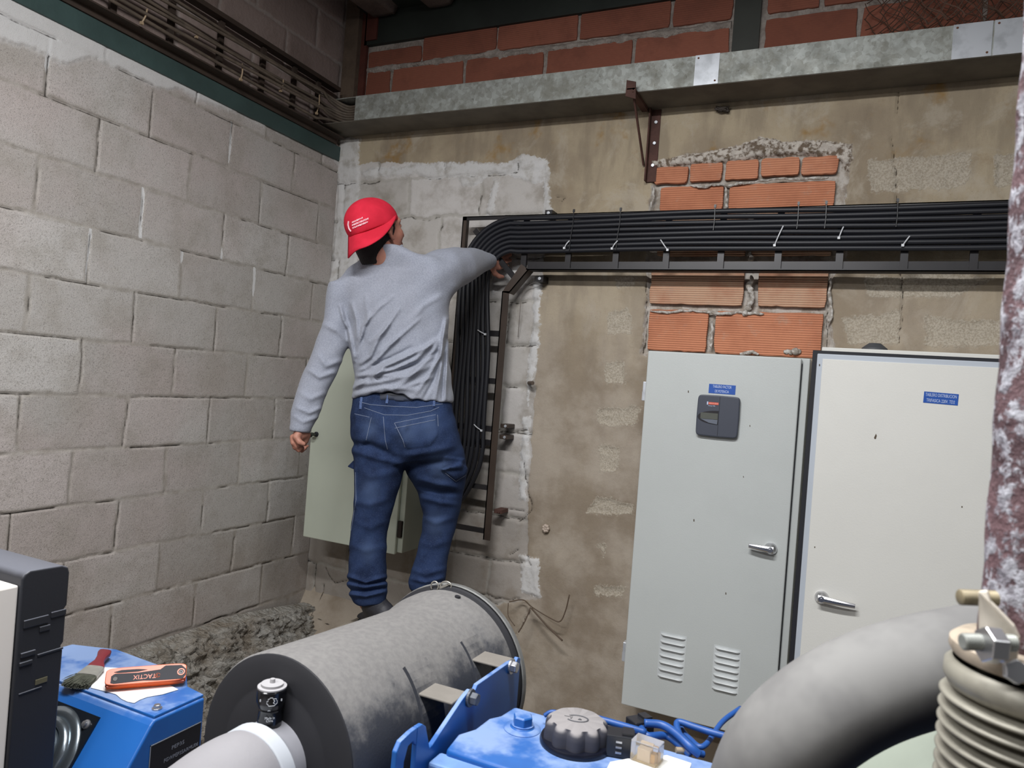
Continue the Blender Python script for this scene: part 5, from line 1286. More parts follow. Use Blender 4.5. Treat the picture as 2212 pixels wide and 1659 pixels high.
hexbolt('bolt', at_x(1014, 1507, X0+.008), (1, 0, 0), .0105, .016, M_BOLT, bp, .0145)
# --- intake duct, elbow and indicator
nk = np.array([A0[0]+.002, A0[1]-.012, A0[2]+.000]); nk = CAM+np.array([-.862, 1., -.690])*(A0[1]-.012-CAM[1])
mb = MB(); mb.tube([nk+np.array([0, .03, 0]), nk+np.array([0, -.028, 0])], .0640, 48); dn = mb.build('intake_neck', simple('dusty_neck', srgb(132, 132, 138), .8), af, smooth='auto')
mb = MB(); mb.tube([nk+np.array([0, -.026, 0]), nk+np.array([0, -.050, -.001])], [.0705, .0705], 48); idc = None
elb = MB()
P0 = nk+np.array([0, -.046, 0])
path = bez([P0+np.array([0, .03, 0]), P0, P0+np.array([-.004, -.030, -.002]), P0+np.array([-.022, -.065, -.016]), P0+np.array([-.060, -.090, -.050]), P0+np.array([-.105, -.100, -.105]), P0+np.array([-.140, -.105, -.18]), P0+np.array([-.15, -.105, -.30])], 6)[6:]
rr = [.0685]*len(path); rr = [.0665+.004*math.sin(min(1, i/14)*math.pi) for i in range(len(path))]
elb.tube(path, rr, 48); el_ = elb.build('intake_elbow', M_DUCT, af, smooth='auto')
mb.build('cuff', M_DUCTW, el_, smooth='auto', bevel=.002)
# restriction indicator standing on the neck
pb = nk+np.array([0, -.012, .063]); up = np.array([0.0, 0, 1.])
q = at_y(582, 1560, pb[1]); q2 = at_y(583, 1476, pb[1]); pb = np.array([q[0], pb[1], q[2]-.004]); hgt = q2[2]-q[2]
mb = MB(); mb.lathe([(.015, -.006), (.0175, 0), (.0175, .012), (.0165, hgt*.42), (.0178, hgt*.46), (.0170, hgt*.50), (.0200, hgt*.62), (.0212, hgt*.68), (.0212, hgt*.96), (.0200, hgt*.985), (.0195, hgt)], pb, up, 32); ind = mb.build('restriction_indicator', simple('gloss_black_plastic', srgb(22, 23, 28), .2), af, smooth='auto')
mb = MB(); mb.lathe([(.0208, hgt), (.0208, hgt+.002), (.0160, hgt+.0025), (.0160, hgt+.006), (.004, hgt+.0065), (.0035, hgt+.012), (.001, hgt+.0125)], pb, up, 32); mb.build('reset_cap', simple('dust_grey_top', srgb(170, 168, 170), .8), ind, smooth='auto')
vw = CAM-pb; vw[2] = 0; vw /= np.linalg.norm(vw); rt_ = np.cross(up, vw)*1.0
M_PRT = simple('white_print', srgb(226, 228, 232), .5)
text_mesh('Made in', 'lettering', M_PRT, ind, pb+vw*.0177+up*(hgt*.32)+rt_*0, rt_, up, .0050, .0004, fit=.0135)
text_mesh('China', 'lettering', M_PRT, ind, pb+vw*.0177+up*(hgt*.25), rt_, up, .0050, .0004, fit=.0095)
# engine outline pictogram
def cyl_line(pts, r0, rad=.00035):
    out = []
    for a, z in pts: d = vw*math.cos(a)+rt_*math.sin(a); out.append(pb+d*r0+up*z)
    return out
pic = [(-.30, .78), (-.22, .78), (-.22, .84), (-.12, .84), (-.10, .87), (.08, .87), (.10, .84), (.34, .84), (.34, .80), (.42, .78), (.42, .72), (.34, .70), (.22, .66), (-.16, .66), (-.22, .70), (-.30, .71)]
mb = MB(); mb.tube(cyl_line([(a*.95+.02, hgt*z) for a, z in pic], .0213), .0004, 4, closed=True); mb.build('engine_symbol', M_PRT, ind)
mb = MB(); mb.tube(cyl_line([(.16, hgt*.82), (.24, hgt*.78), (.16, hgt*.74), (.24, hgt*.71)], .0213), .0005, 4); mb.build('engine_symbol', M_PRT, ind)
for a in (-.75, .72): 
    mb = MB(); d = vw*math.cos(a)+rt_*math.sin(a); mb.obox(pb+d*.0213+up*hgt*.77, rt_*.0012, up*.0016, vw*.0003); mb.build('mark', M_PRT, ind)
d = vw*math.cos(-.1)+rt_*math.sin(-.1); mb = MB(); mb.prism([pb+d*.0172+up*hgt*.545, pb+d*.0172+up*hgt*.50+rt_*.0022, pb+d*.0172+up*hgt*.50-rt_*.0022], d*.0004); mb.build('arrow', M_PRT, ind)

# --- valve cover
ZT = 1.20
mb = MB(); mb.prism([(2.018, -1.89, 1.10), (2.46, -1.89, 1.10), (2.46, -2.082, 1.10), (1.992, -2.082, 1.10), (1.984, -2.03, 1.10), (1.998, -2.0, 1.10), (2.000, -1.955, 1.10), (2.012, -1.935, 1.10)], (0, 0, ZT-1.10))
vc = mb.build('valve_cover', M_BLUE, gen, bevel=.006, seg=3, smooth='auto')
mb = MB(); mb.box((1.980, -2.112, 1.172), (2.46, -2.075, 1.190), bev=.004); mb.box((1.976, -2.106, 1.150), (2.46, -2.08, 1.171), bev=.003); mb.build('cover_flange', simple('dusty_light_blue', srgb(112, 146, 196), .6, 0, .25, 12), vc)
mb = MB(); mb.prism([(1.975, -2.105, .9), (1.975, -2.105, 1.168), (1.975, -2.125, 1.160), (1.975, -2.26, 1.06), (1.975, -2.26, .9)], (.5, 0, 0)); mb.build('side_housing', M_BLUE, gen, bevel=.008)
b0 = at_z(1128, 1574, ZT)
mb = MB(); mb.lathe([(.030, -.001), (.030, .001), (.027, .003), (.020, .004), (.018, .0065), (.0185, .008)], b0, (0, 0, 1), 36); ws = mb.build('washer', M_BLUE, vc, smooth='auto')
mb = MB(); mb.lathe([(.0165, .006), (.0165, .020), (.0145, .0225)], b0, (0, 0, 1), 6); mb.build('bolt', M_BLUE, vc, bevel=.0012)
# brass stub
p = at_z(975, 1602, 1.19); mb = MB(); mb.cyl(p+np.array([-.004, 0, 0]), p+np.array([-.016, -.002, 0]), .0035, 12); mb.build('brass_stub', simple('brass', srgb(190, 160, 80), .3, .9), vc)
# oil filler cap
oc = at_z(1243, 1606, ZT); ocz = .038
vs = []; fs = []; N_ = 120
prof = [(1.00, 0.004), (1.00, ocz*.62), (.97, ocz*.80), (.90, ocz*.92), (.80, ocz), (0.02, ocz*1.02)]
for (k_, h) in prof:
    for k in range(N_):
        a = 2*math.pi*k/N_; lob = .5+.5*math.cos(a*10); lob = lob**.6; s_ = 1-(.12*(1-lob) if k_ > .85 else .02*(1-lob)*(k_ > .7)); r = .0515*k_*s_
        vs.append(oc+np.array([r*math.cos(a), r*math.sin(a), h]))
for i in range(len(prof)-1):
    for k in range(N_): k2 = (k+1) % N_; fs.append((i*N_+k, i*N_+k2, (i+1)*N_+k2, (i+1)*N_+k))
fs.append(tuple((len(prof)-1)*N_+k for k in range(N_)))
t = NT('dusty_black_plastic'); geo = t.n('NewGeometry'); sxyz = t.n('SeparateXYZ'); t.l(geo.outputs['Normal'], sxyz.inputs[0])
f = t.sstep(t.math('ADD', sxyz.outputs['Z'], t.math('MULTIPLY', t.noise(40, 4), .35)), .55, 1.0); t.set(t.mix(f, srgb(58, 58, 66), srgb(140, 136, 136)), .75, 0, .3); M_DUSTP = t.m
mb = MB(); mb.add(vs, fs); fc = mb.build('oil_filler_cap', M_DUSTP, vc, smooth='auto')
mb = MB(); mb.lathe([(.0465, -.001), (.0560, .001), (.0565, .005), (.0545, .009), (.050, .010)], oc, (0, 0, 1), 64); mb.build('cap_collar', simple('wet_black', srgb(16, 18, 30), .3), fc, smooth='auto')
# raised oil-can symbol on the cap
sy = oc+np.array([0, 0, ocz*1.02]); r_, u_ = np.array([.95, .31, 0]), np.array([-.31, .95, 0])
pts = [sy+r_*.016*math.cos(a)*1.05+u_*.011*math.sin(a) for a in np.linspace(-2.6, 2.4, 22)]
mb = MB(); mb.tube(pts, .0013, 6); mb.build('moulded_symbol', simple('dark_relief', srgb(80, 80, 84), .7), fc)
mb = MB(); mb.tube([sy-r_*.020+u_*.006, sy-r_*.008+u_*.004, sy-r_*.010-u_*.002], .0013, 6); mb.build('moulded_symbol', M_DUSTP, fc)
mb = MB(); mb.prism([sy+r_*.004+u_*.001, sy+r_*.001-u_*.0035, sy+r_*.007-u_*.0035], (0, 0, .001)); mb.build('moulded_symbol', bpy.data.materials['dark_relief'], fc)

# blue fuel pipes behind the cover
M_BPIPE = simple('blue_painted_pipe', srgb(34, 80, 150), .45, 0, .2, 20)
for pts, r in (([(1176, 1546, 1.215), (1190, 1538, 1.222), (1208, 1540, 1.222), (1222, 1548, 1.218)], .0035),
               ([(1215, 1552, 1.205), (1222, 1541, 1.222), (1240, 1539, 1.226), (1290, 1552, 1.226), (1340, 1566, 1.224), (1395, 1582, 1.22)], .0055),
               ([(1392, 1562, 1.225), (1430, 1566, 1.225), (1460, 1584, 1.222), (1490, 1612, 1.215), (1510, 1630, 1.205)], .0065),
               ([(1385, 1574, 1.215), (1400, 1590, 1.215), (1440, 1590, 1.21), (1475, 1616, 1.205), (1492, 1632, 1.20)], .006),
               ([(1640, 1610, 1.222), (1545, 1584, 1.225), (1500, 1570, 1.225), (1470, 1560, 1.225), (1462, 1566, 1.222), (1470, 1590, 1.215), (1500, 1622, 1.205), (1520, 1630, 1.20)], .0055),
               ([(1470, 1572, 1.21), (1490, 1596, 1.206), (1520, 1612, 1.206), (1560, 1560, 1.214), (1600, 1530, 1.22)], .0045)):
    mb = MB(); mb.tube(bez([at_z(a, b, z) for a, b, z in pts], 8), r, 10); mb.build('fuel_pipe', M_BPIPE, vc, smooth=True)

# --- big exhaust elbow, dust on top, part of the shading put into the colour
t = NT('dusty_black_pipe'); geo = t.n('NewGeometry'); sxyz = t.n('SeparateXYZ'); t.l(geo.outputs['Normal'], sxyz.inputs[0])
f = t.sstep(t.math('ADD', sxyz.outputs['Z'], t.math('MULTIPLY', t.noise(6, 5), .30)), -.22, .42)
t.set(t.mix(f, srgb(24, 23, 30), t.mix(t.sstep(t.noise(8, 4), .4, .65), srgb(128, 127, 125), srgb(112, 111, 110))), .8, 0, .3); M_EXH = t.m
path = [(2330, 1370, .735), (2230, 1390, .725), (2110, 1422, .71), (1990, 1448, .70), (1870, 1488, .70), (1770, 1545, .70), (1690, 1620, .705), (1645, 1710, .72), (1620, 1820, .75), (1600, 1980, .80), (1590, 2150, .88)]
P_ = bez([at_d(*q) for q in path], 8)
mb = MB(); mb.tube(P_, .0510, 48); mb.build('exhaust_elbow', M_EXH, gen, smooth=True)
# pale green panel low at the right behind the pipe
p = at_z(1950, 1640, 1.32)
mb = MB(); mb.box((2.50, -2.36, .22), (3.1, -2.345, 1.44)); 
PG = [at_d(1700, 1700, .86), at_d(2230, 1470, .80), at_d(2400, 1700, .74), at_d(1900, 1900, .74)]
mb = MB(); mb.prism(PG, np.array([0, 0, -.02])); mb.build('side_panel', simple('pale_green_panel', srgb(138, 146, 132), .6), gen)

# --- terminal box with lid, plate and outlet
z1 = 1.10; X1 = 1.402
dy = -.078   # sloping front: moves forward .078 per .10 drop
def fr(z): return -2.100-(1.094-z)*.70
mb = MB()
prof = [(X1, fr(.95), .72), (X1, fr(.95), .95), (X1, fr(1.086), 1.086), (X1, -2.098, 1.094), (X1, -1.984, 1.094), (X1, -1.984, .72)]
mb.prism(prof, (-.44, 0, 0)); tb = mb.build('terminal_box', M_BLUE, gen, bevel=.004, seg=3)
mb = MB(); mb.prism([(1.398, -2.096, 1.0935), (1.398, -1.984, 1.0935), (1.345, -1.976, 1.0935), (1.30, -1.940, 1.0935), (1.072, -1.930, 1.0935), (.975, -1.965, 1.0935), (.965, -2.096, 1.0935)], (0, 0, .0065)); lid = mb.build('lid', M_BLUE, tb, bevel=.002)
mb = MB(); mb.box((.98, -2.06, .80), (1.38, -2.0, 1.085)); mb.build('inner_box', M_NAVY, tb)
b0 = at_z(339, 1531, 1.1005); hexbolt('bolt', b0, (0, 0, 1), .0065, .008, M_STEEL, lid, .009)
# nameplate on the right face
XN = X1+.0006
a = at_x(325, 1605, XN); b = at_x(455, 1563, XN); zt = 1.054; ztr = at_x(435, 1572, XN)[2]
mb = MB(); mb.box((X1, -2.104, .84), (XN+.0004, -1.99, 1.050)); npl = mb.build('nameplate', simple('dark_plate', srgb(20, 24, 36), .35), tb)
M_EDGE = simple('pale_edge', srgb(150, 156, 166), .5)
mb = MB(); mb.box((XN, -2.104, 1.0485), (XN+.001, -1.99, 1.050)); mb.box((XN, -2.104, .84), (XN+.001, -2.1028, 1.050)); mb.build('plate_edge', M_EDGE, npl)
M_DIMT = simple('dim_print', srgb(126, 130, 142), .5)
text_mesh('PEP35', 'lettering', M_DIMT, npl, (XN+.0006, -2.042, 1.026), (0, 1, 0), (0, 0, 1), .010, .0003, fit=.028)
text_mesh('FGWPEP35ARMU06', 'lettering', M_DIMT, npl, (XN+.0006, -2.033, 1.008), (0, 1, 0), (0, 0, 1), .010, .0003, fit=.078)
mb = MB(); mb.box((XN+.0004, -2.088, .981), (XN+.0009, -1.992, .990)); mb.build('serial_strip', M_DIMT, npl)
# round outlet cover on the sloping front, black plate with silver rings
nf = np.array([0, -.82, .57]); nf /= np.linalg.norm(nf)
def on_front(px, py):
    d = ray(px, py); p0 = np.array([1.3, fr(1.0), 1.0]); n_ = np.array([0, 1, -.70*1.0]); n_ = np.array([0, 1.0, -.70])
    n_ = np.cross(np.array([1., 0, 0]), np.array([0, fr(.9)-fr(1.0), -.1])); n_ /= np.linalg.norm(n_)
    return CAM+d*((p0-CAM)@n_)/(d@n_), n_
q = [on_front(*p)[0] for p in ((218, 1550), (100, 1506), (40, 1600), (150, 1668))]; NF = on_front(200, 1600)[1]
if NF[1] > 0: NF = -NF
XF = np.array([1., 0, 0]); YFv = np.cross(NF, XF); YFv = YFv if YFv[2] > 0 else -YFv
c0 = q[0]-XF*.085-YFv*.085
mb = MB(); mb.obox(c0+NF*.002, XF*.085, YFv*.085, NF*.002); oc_ = mb.build('outlet_plate', simple('black_gloss_plate', srgb(24, 28, 34), .18), tb)
M_SIL = NT('polished_ring'); M_SIL.set(srgb(150, 160, 168), .22, .9); M_SIL = M_SIL.m
for r0, r1, hh in ((.082, .066, .006), (.064, .050, .016), (.046, .038, .026)):
    mb = MB(); mb.lathe([(r0, .004), (r0-.002, .004+hh*.7), (r1, .004+hh), (r1-.004, .004+hh*.6), (r1-.006, .004)], c0, NF, 48, cap=False); mb.build('ring', M_SIL if r0 < .09 else bpy.data.materials['black_gloss_plate'], oc_, smooth=True)
mb = MB(); mb.lathe([(.028, .004), (.027, .018), (.02, .024), (.001, .026)], c0, NF, 32); mb.build('outlet_plug', bpy.data.materials['black_gloss_plate'], oc_, smooth='auto')
bq = on_front(190, 1566)[0]; mb = MB(); mb.lathe([(.0085, .004), (.008, .006), (.0055, .007), (.005, .011), (.001, .012)], bq, NF, 24); mb.build('bolt', M_STEEL, oc_, smooth='auto')

# ================================================================ CONTROL PANEL at the left edge
cp = thing('control_panel', (1.15, -2.3, 0), 'tall control panel with white front and black moulded rear shell at the left edge', 'control panel')
M_PW = simple('white_powder_coat', srgb(226, 220, 214), .5, 0, .03, 3)
t = NT('black_moulded_shell'); geo = t.n('NewGeometry'); sxyz = t.n('SeparateXYZ'); t.l(geo.outputs['Normal'], sxyz.inputs[0])
f = t.sstep(t.math('ADD', sxyz.outputs['Z'], t.math('MULTIPLY', t.noise(14, 5), .3)), .5, 1.1); t.set(t.mix(f, srgb(40, 41, 46), srgb(98, 100, 108)), .5, 0, .4); t.bump(t.noise(200, 3), .0006, .3); M_SHB = t.m
mb = MB(); mb.box((1.00, -2.60, .985), (1.297, -2.294, 1.363), bev=.003); mb.build('front_housing', M_PW, cp)
def shell_poly():
    X_ = 1.302
    # outline in y-z with grooves along the rear edge
    return [(-2.293, .985), (-2.293, 1.372), (-2.289, 1.380), (-2.280, 1.385), (-2.226, 1.383), (-2.215, 1.378), (-2.212, 1.368), (-2.212, 1.312), (-2.2165, 1.306), (-2.2165, 1.300), (-2.213, 1.295), (-2.213, 1.248), (-2.217, 1.243), (-2.217, 1.239), (-2.2135, 1.234), (-2.2145, .985)]
mb = MB(); mb.prism([(1.302, y, z) for y, z in shell_poly()], (-.32, 0, 0)); sh = mb.build('rear_shell', M_SHB, cp, bevel=.003, seg=3, smooth='auto')
for (ya, yb, za, zb, dd) in ((-2.285, -2.244, 1.290, 1.3035, .0022), (-2.240, -2.214, 1.296, 1.306, .0022), (-2.258, -2.240, 1.277, 1.286, .0022), (-2.258, -2.214, 1.236, 1.240, .0018), (-2.286, -2.262, 1.242, 1.250, .0028), (-2.287, -2.266, 1.228, 1.2345, .0028), (-2.284, -2.246, 1.180, 1.183, .0014)):
    mb = MB(); mb.box((1.3005, ya, za), (1.302+dd, yb, zb), bev=.0012); mb.build('moulded_rib', M_SHB, sh)
mb = MB(); mb.box((1.302, -2.258, 1.188), (1.3035, -2.238, 1.197), bev=.0006); mb.build('latch_slot', simple('slot_edge', srgb(92, 88, 70), .4), sh)
mb = MB(); mb.box((1.08, -2.40, 0), (1.14, -2.34, .985), bev=.003); mb.build('pedestal', M_SHB, cp)

# ================================================================ EXHAUST STACK at the right edge
st_ = thing('exhaust_stack', (2.66, -2.45, .3), 'rusty upright exhaust pipe with white flaking paint, clamp and ribbed bellows at the right edge', 'exhaust pipe')
sx_, sy_, _ = at_d(2145+118, 1250, .5)
t = NT('rust_and_flaked_zinc')
n1 = t.noise(52, 6, .72); f = t.sstep(n1, .49, .55)
vo = t.n('TexVoronoi'); vo.inputs['Scale'].default_value = 160; t.l(t.obj(), vo.inputs['Vector'])
c = t.mix(f, t.mix(t.sstep(t.noise(20, 4), .4, .6), srgb(104, 78, 82), srgb(74, 52, 56)), t.mix(t.sstep(t.noise(90, 4), .4, .6), srgb(178, 178, 186), srgb(128, 124, 132)))
t.set(c, t.sstep(n1, .4, .6, .75, .45), 0, .5); t.bump(t.math('ADD', n1, t.math('MULTIPLY', t.noise(110, 4), .7)), .006, .9); M_FLK = t.m
mb = MB(); mb.lathe([(.0385, 1.585)]+[(.0378+.0008*math.sin(k*1.7), 1.59+k*.02) for k in range(1, 120)], (sx_, sy_, 0), (0, 0, 1), 48); mb.build('riser_pipe', M_FLK, st_, smooth='auto')
M_FLG = simple('cream_flange', srgb(226, 216, 200), .6, 0, .15, 30, bump=.001)
rgt = np.array([_cy, _sy, 0.]); fwd = np.array([-_sy, _cy, 0.])
zf = at_d(2150, 1400, .5)[2]
mb = MB(); mb.lathe([(.036, zf+.004), (.050, zf+.003), (.0548, zf-.001), (.0552, zf-.006), (.053, zf-.010), (.036, zf-.012)], (sx_, sy_, 0), (0, 0, 1), 64, cap=False)
fg = mb.build('clamp_collar', simple('rust_stained_collar', srgb(178, 164, 146), .7, .1, .45, 30), st_, smooth='auto')
# upright lug plate with the two horizontal studs
L1 = [at_d(2113, 1278, .475), at_d(2132, 1276, .475), at_d(2140, 1300, .472), at_d(2190, 1352, .468), at_d(2202, 1378, .466), at_d(2196, 1432, .466), at_d(2140, 1405, .470), at_d(2113, 1372, .474)]
mb = MB(); mb.prism(L1, rgt*.0035+fwd*.004); lug = mb.build('lug', M_FLG, fg, bevel=.001)
def stud(px0, px1, py, D, r, name, tip):
    a = at_d(px0, py, D); b = at_d(px1, py+3, D); n_ = 60; pr = []
    L = np.linalg.norm(b-a)
    for k in range(n_+1): pr.append((r*(1-.07*(k % 2)), L*k/n_))
    pr[0] = (r*.8, 0); mb = MB(); mb.lathe(pr, a, b-a, 20); return mb.build(name, simple(tip[0], tip[1], .5, .3, .3, 60), fg, smooth='auto')
stud(2072, 2150, 1290, .480, .0052, 'stud', ('rusty_thread', srgb(150, 138, 112)))
stud(2078, 2190, 1386, .462, .0054, 'stud', ('dull_thread', srgb(150, 152, 146)))
a = at_d(2124, 1392, .458); hx_ = at_d(2160, 1396, .458)
mb = MB(); mb.lathe([(.0115, 0), (.0115, np.linalg.norm(hx_-a))], a, hx_-a, 6); mb.build('nut', M_CHROME, fg, bevel=.0008)
mb = MB(); mb.lathe([(.0075, 0), (.0075, .006)], at_d(2190, 1450, .455), (0.2, -1, .3), 6); mb.build('nut', M_CHROME, fg, bevel=.0006)
# bellows
pr = []
z = zf-.014
pr += [(.0520, z), (.0570, z-.004), (.0575, z-.012), (.0545, z-.018)]
z -= .020
for k in range(42):
    pr += [(.0410, z-.0006), (.0450, z-.0022), (.0575, z-.0036), (.0592, z-.0052), (.0575, z-.0068), (.0450, z-.0084)]; z -= .0100
mb = MB(); mb.lathe([(r, h) for r, h in pr][::-1], (sx_, sy_, 0), (0, 0, 1), 72, cap=False); mb.build('bellows', simple('dusty_steel_bellows', srgb(150, 146, 134), .5, .3, .25, 30), st_, smooth=True)
mb = MB(); mb.cyl((sx_, sy_, .3), (sx_, sy_, z+.01), .045, 32); mb.build('lower_pipe', M_FLK, st_, smooth='auto')

# ================================================================ LOOSE THINGS ON THE GENERATOR
# paper on the terminal box
ZB = 1.1008
t = NT('white_card'); t.set(srgb(240, 238, 236), .7); M_PAPER = t.m
pp = [(225, 1442), (300, 1446), (385, 1490), (352, 1500), (318, 1506), (302, 1512), (290, 1519), (275, 1516), (262, 1510), (250, 1500), (236, 1496), (196, 1486), (205, 1462)]
mb = MB(); mb.prism([at_z(x, y, ZB+.0004) for x, y in pp], (0, 0, .0008)); tag(mb.build('torn_card', M_PAPER), 'torn piece of white card under the orange hex key set', 'card')
# hex key set: folding handle
h0 = at_z(232, 1494, ZB+.0025); h1 = at_z(396, 1480, ZB+.0025)
hx = h1-h0; hx[2] = 0; HL = np.linalg.norm(hx); hx /= HL; hy = np.array([-hx[1], hx[0], 0])
hk = thing('folding_hex_key_set', tuple((h0+h1)/2-np.array([0, 0, .012])), 'orange and black folding hex key set lying on the torn white card', 'tool')
HW = .0125   # half height of the handle standing on its edge
vz = np.array([0, 0, 1.])
def hpnt(u, v, w): return h0+hx*u+vz*(v)+hy*w
z00 = .0065
tl = .80; dv = vz*math.cos(tl)+hy*math.sin(tl); dw = hy*math.cos(tl)-vz*math.sin(tl)
def hq(u, v, w): return h0+np.array([0, 0, z00])+hx*u+dv*v+dw*w
M_OR = simple('orange_plastic', srgb(214, 92, 40), .4, 0, .06, 30); M_GRIP = simple('black_grip', srgb(40, 40, 46), .7)
def outline(x0, x1, y0, y1, n_=9, e=.45):
    P = []
    cxm, cym = (x0+x1)/2, (y0+y1)/2
    for k in range(40):
        a = 2*math.pi*k/40; c_, s_ = math.cos(a), math.sin(a); P.append((cxm+(x1-x0)/2*math.copysign(abs(c_)**e, c_), cym+(y1-y0)/2*math.copysign(abs(s_)**e, s_)))
    return P
KV = 1.3
_hq = hq
def hq(u, v, w): return _hq(u, v*KV, w)
for w0, nm in ((-.010, 'side_shell'), (.006, 'side_shell')):
    mb = MB(); mb.prism([hq(u, v, w0) for u, v in outline(-.006, HL+.004, 0, .027, e=.30)], dw*.004); s1 = mb.build(nm, M_OR, hk, bevel=.0012)
    sgn = -1 if w0 < 0 else 1; wb_ = w0-.0008 if w0 < 0 else w0+.004
    mb = MB(); mb.prism([hq(u, v, wb_) for u, v in [(.004, .004), (.010, .0025), (.06, .004), (.085, .0025), (HL-.002, .002), (HL+.003, .008), (HL+.003, .017), (HL-.006, .0235), (HL-.035, .0245), (HL-.044, .019), (.05, .0165), (.010, .0175), (.004, .014)]], dw*.0008); g = mb.build('grip_inlay', M_GRIP, s1)
    mb = MB(); mb.prism([hq(u, v, wb_) for u, v in [(.008, .020), (.016, .0185), (.05, .0185), (.066, .0205), (.05, .0222), (.02, .0225)]], dw*.0008); mb.build('grip_inlay', M_GRIP, s1)
    if sgn < 0:
        mb = MB(); mb.lathe([(.0074, -.0012), (.0070, .0010), (.0050, .0010), (.0046, -.0006)], hq(HL-.006, .0125, wb_), -dw, 28, cap=False); mb.build('pivot_ring', M_OR, s1, smooth='auto')
        mb = MB(); mb.lathe([(.0046, 0), (.0040, .0004), (.0020, .0004), (.0018, -.001)], hq(HL-.006, .0125, wb_), -dw, 6); mb.build('pivot_screw', M_BLACK, s1)
        mb = MB(); mb.lathe([(.0046, 0), (.004, .0006)], hq(.0115, .0095, wb_), -dw, 24); mb.build('thumb_hole', simple('brown_hole', srgb(50, 36, 32), .5), s1)
        text_mesh('TACTIX', 'lettering', M_OR, s1, hq(HL*.50-.004, .0098, wb_-.0001), -hx, -dv, .0125, .0003, fit=.040)
        mb = MB(); cc = hq(HL*.50+.019, .0100, wb_-.0001); mb.tube([cc+hx*.0040*math.cos(a)+dv*.0040*math.sin(a) for a in np.linspace(.3, 5.9, 22)], .00045, 5); mb.tube([cc-hx*.001+dv*.0022, cc-hx*.001-dv*.0022], .00045, 5); mb.build('emblem', M_OR, s1)
for k, (r, v) in enumerate(((.0035, .021), (.0028, .019), (.0022, .023))):
    mb = MB(); mb.tube([hq(HL-.010, v*.9, -.003+.004*k), hq(HL-.018, v+.001, -.003+.004*k), hq(.018+.006*k, v+.001, -.003+.004*k)], r, 6); mb.build('hex_key', M_CHROME, hk)
mb = MB(); mb.prism([hq(u, v, -.006) for u, v in [(-.002, .0), (HL, .0), (HL, .012), (-.002, .012)]], dw*.012); mb.build('spine', M_OR, hk)
# paint brush
ZL = ZB
bh = thing('paint_brush', tuple(at_z(200, 1450, ZB)), 'small paint brush with dark red handle and dirty grey-green bristles on the blue box', 'brush')
tipb = at_z(152, 1478, ZB+.008); fer0 = at_z(186, 1462, ZB+.008); fer1 = at_z(206, 1443, ZB+.010); hend = at_z(228, 1407, ZB+.016)
bx = fer1-tipb; bx[2] = 0; bx /= np.linalg.norm(bx); by = np.array([-bx[1], bx[0], 0])
def slab(stations, mat, name, par, nseg=14):
    vs = []; fs = []
    for (c, hw, ht) in stations:
        for k in range(nseg):
            a = 2*math.pi*k/nseg; c_, s_ = math.cos(a), math.sin(a); vs.append(np.array(c)+by*hw*math.copysign(abs(c_)**.6, c_)+np.array([0, 0, ht])*math.copysign(abs(s_)**.6, s_))
    m_ = len(stations)
    for i in range(m_-1):
        for k in range(nseg): k2 = (k+1) % nseg; fs.append((i*nseg+k, i*nseg+k2, (i+1)*nseg+k2, (i+1)*nseg+k))
    fs += [tuple(range(nseg-1, -1, -1)), tuple((m_-1)*nseg+k for k in range(nseg))]
    mb = MB(); mb.add(vs, fs); return mb.build(name, mat, par, smooth='auto')
L_ = np.linalg.norm(hend-fer1)
slab([(fer1, .019, .005), (fer1*.85+hend*.15, .0165, .0055), (fer1*.65+hend*.35, .0105, .006), (fer1*.4+hend*.6, .0105, .0062), (fer1*.15+hend*.85, .0145, .0062), (fer1*.02+hend*.98, .0135, .0055), (hend+bx*.004, .006, .003)], simple('dark_red_wood', srgb(124, 44, 52), .4, 0, .1, 20), 'handle', bh)
slab([(fer0, .0225, .0065), (fer0*.5+fer1*.5, .0208, .006), (fer1, .0192, .0054)], simple('dusty_ferrule', srgb(176, 174, 166), .5, .4, .2, 30), 'ferrule', bh)
rs = np.random.RandomState(9); mb = MB(); cols = []
for k in range(700):
    u = rs.uniform(-1, 1); w = rs.uniform(-1, 1); a = fer0+by*.0210*u+np.array([0, 0, .0050*w]); ln = rs.uniform(.030, .042)*(1-.15*u*u)
    e = a-bx*ln+by*(.0045*u+rs.normal(0, .0025))+np.array([0, 0, -.003+.002*w+rs.normal(0, .0012)]); e[2] = max(e[2], ZB+.0012)
    mb.tube([a, (a+e)/2+np.array([0, 0, rs.normal(0, .0008)]), e], [.0006, .0006, .0004], 3, cap=False)
br_ = mb.build('bristles', simple('dirty_bristle', srgb(96, 98, 86), .9, 0, .35, 60), bh)
br_['kind'] = 'stuff'
# black relay sockets, clear relay and white card on the engine
ZE = ZT
cd_ = [at_z(x, y, ZE+.011) for x, y in ((1318, 1645), (1356, 1638), (1400, 1638), (1440, 1630), (1494, 1648), (1486, 1670), (1420, 1700), (1300, 1680))]
mb = MB(); mb.prism(cd_, (0, 0, -.0045)); tag(mb.build('plastic_base', simple('white_plastic', srgb(244, 244, 240), .35), bevel=.001), 'flat white plastic base plate under the clear relay', 'plastic plate')
def rbox(c, hx_, hy_, hz_, yaw, name, mat, par, bev=.001):
    ux = np.array([math.cos(yaw), math.sin(yaw), 0]); uy = np.array([-ux[1], ux[0], 0]); mb = MB(); mb.obox(c, ux*hx_, uy*hy_, (0, 0, hz_)); return mb.build(name, mat, par, bevel=bev)
zr = ZE+.0115
rc = at_z(1398, 1622, zr+.014)
rl = thing('clear_relay', (rc[0], rc[1], zr), 'clear plastic cube relay standing on the white plate', 'relay')
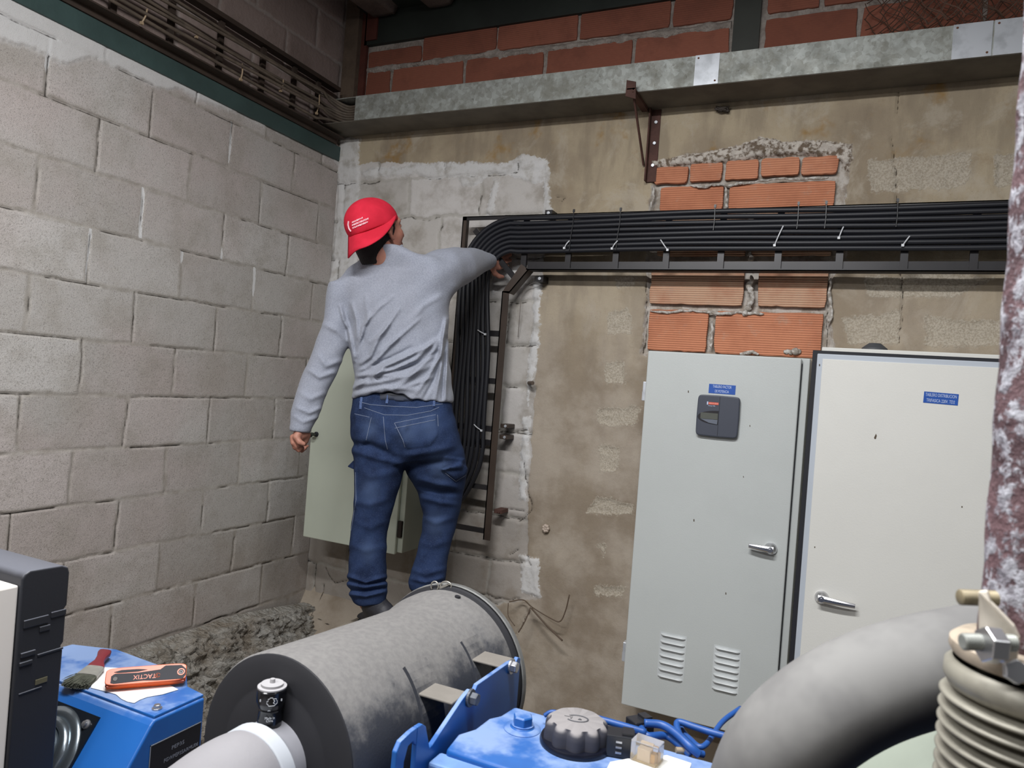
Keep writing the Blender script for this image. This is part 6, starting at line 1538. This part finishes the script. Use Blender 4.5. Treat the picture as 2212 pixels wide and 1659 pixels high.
t = NT('clear_plastic'); t.b.inputs['Transmission Weight'].default_value = .82; t.set(srgb(236, 226, 212), .12, 0, .5); t.b.inputs['IOR'].default_value = 1.2; M_CLR = t.m
rbox(rc, .021, .014, .0160, -.12, 'housing', M_CLR, rl, .0015)
rbox(rc+np.array([-.002, 0, -.004]), .010, .008, .009, -.12, 'coil', simple('cream_coil', srgb(220, 206, 190), .6), rl)
rbox(rc+np.array([.011, 0, -.006]), .004, .007, .007, -.12, 'contact', simple('copper_contact', srgb(190, 150, 90), .4, .6), rl)
rbox(np.array([rc[0], rc[1], zr+.0006]), .018, .012, .0006, -.12, 'base', simple('amber_base', srgb(180, 160, 110), .5), rl, 0)
for nm, (cx_, cy_), hz, yw, lab, hx_, hy_ in (('relay_socket', (1340, 1604), .016, .25, 'black relay socket lying between the oil cap and the clear relay', .021, .016), ('relay_socket', (1382, 1566), .011, .9, 'black relay socket behind the other one, near the cabinet foot', .019, .014)):
    z_ = ZE+.0015+hz; c = at_z(cx_, cy_, z_)
    so = thing(nm, (c[0], c[1], ZE+.0015), lab, 'relay socket', None)
    rbox(c, hx_, hy_, hz, yw, 'socket_body', M_BLACK, so, .0015)
    ux = np.array([math.cos(yw), math.sin(yw), 0]); uy = np.array([-ux[1], ux[0], 0])
    for k in range(3):
        mb = MB(); mb.obox(c-uy*(hy_+.0005)+np.array([0, 0, hz*(.5-.5*k)])-ux*.002, ux*.0045, uy*.0012, (0, 0, .0014)); mb.build('terminal', M_STEEL, so)
    mb = MB(); mb.obox(c+np.array([0, 0, hz+.002])+ux*hx_*.5, ux*hx_*.4, uy*hy_*.7, (0, 0, .002)); mb.build('clip', M_BLACK, so)
    mb = MB(); mb.obox(c+ux*(hx_+.002), ux*.002, uy*.006, (0, 0, hz*.6)); mb.build('clip', M_BLACK, so)
p = at_z(1460, 1620, ZE+.004); q = at_z(1500, 1622, ZE+.004)
mb = MB(); mb.cyl(p, q, .0045, 12); tag(mb.build('conduit_end', simple('tan_pipe', srgb(150, 134, 112), .6), smooth='auto'), 'short tan tube end beside the blue pipes', 'tube')
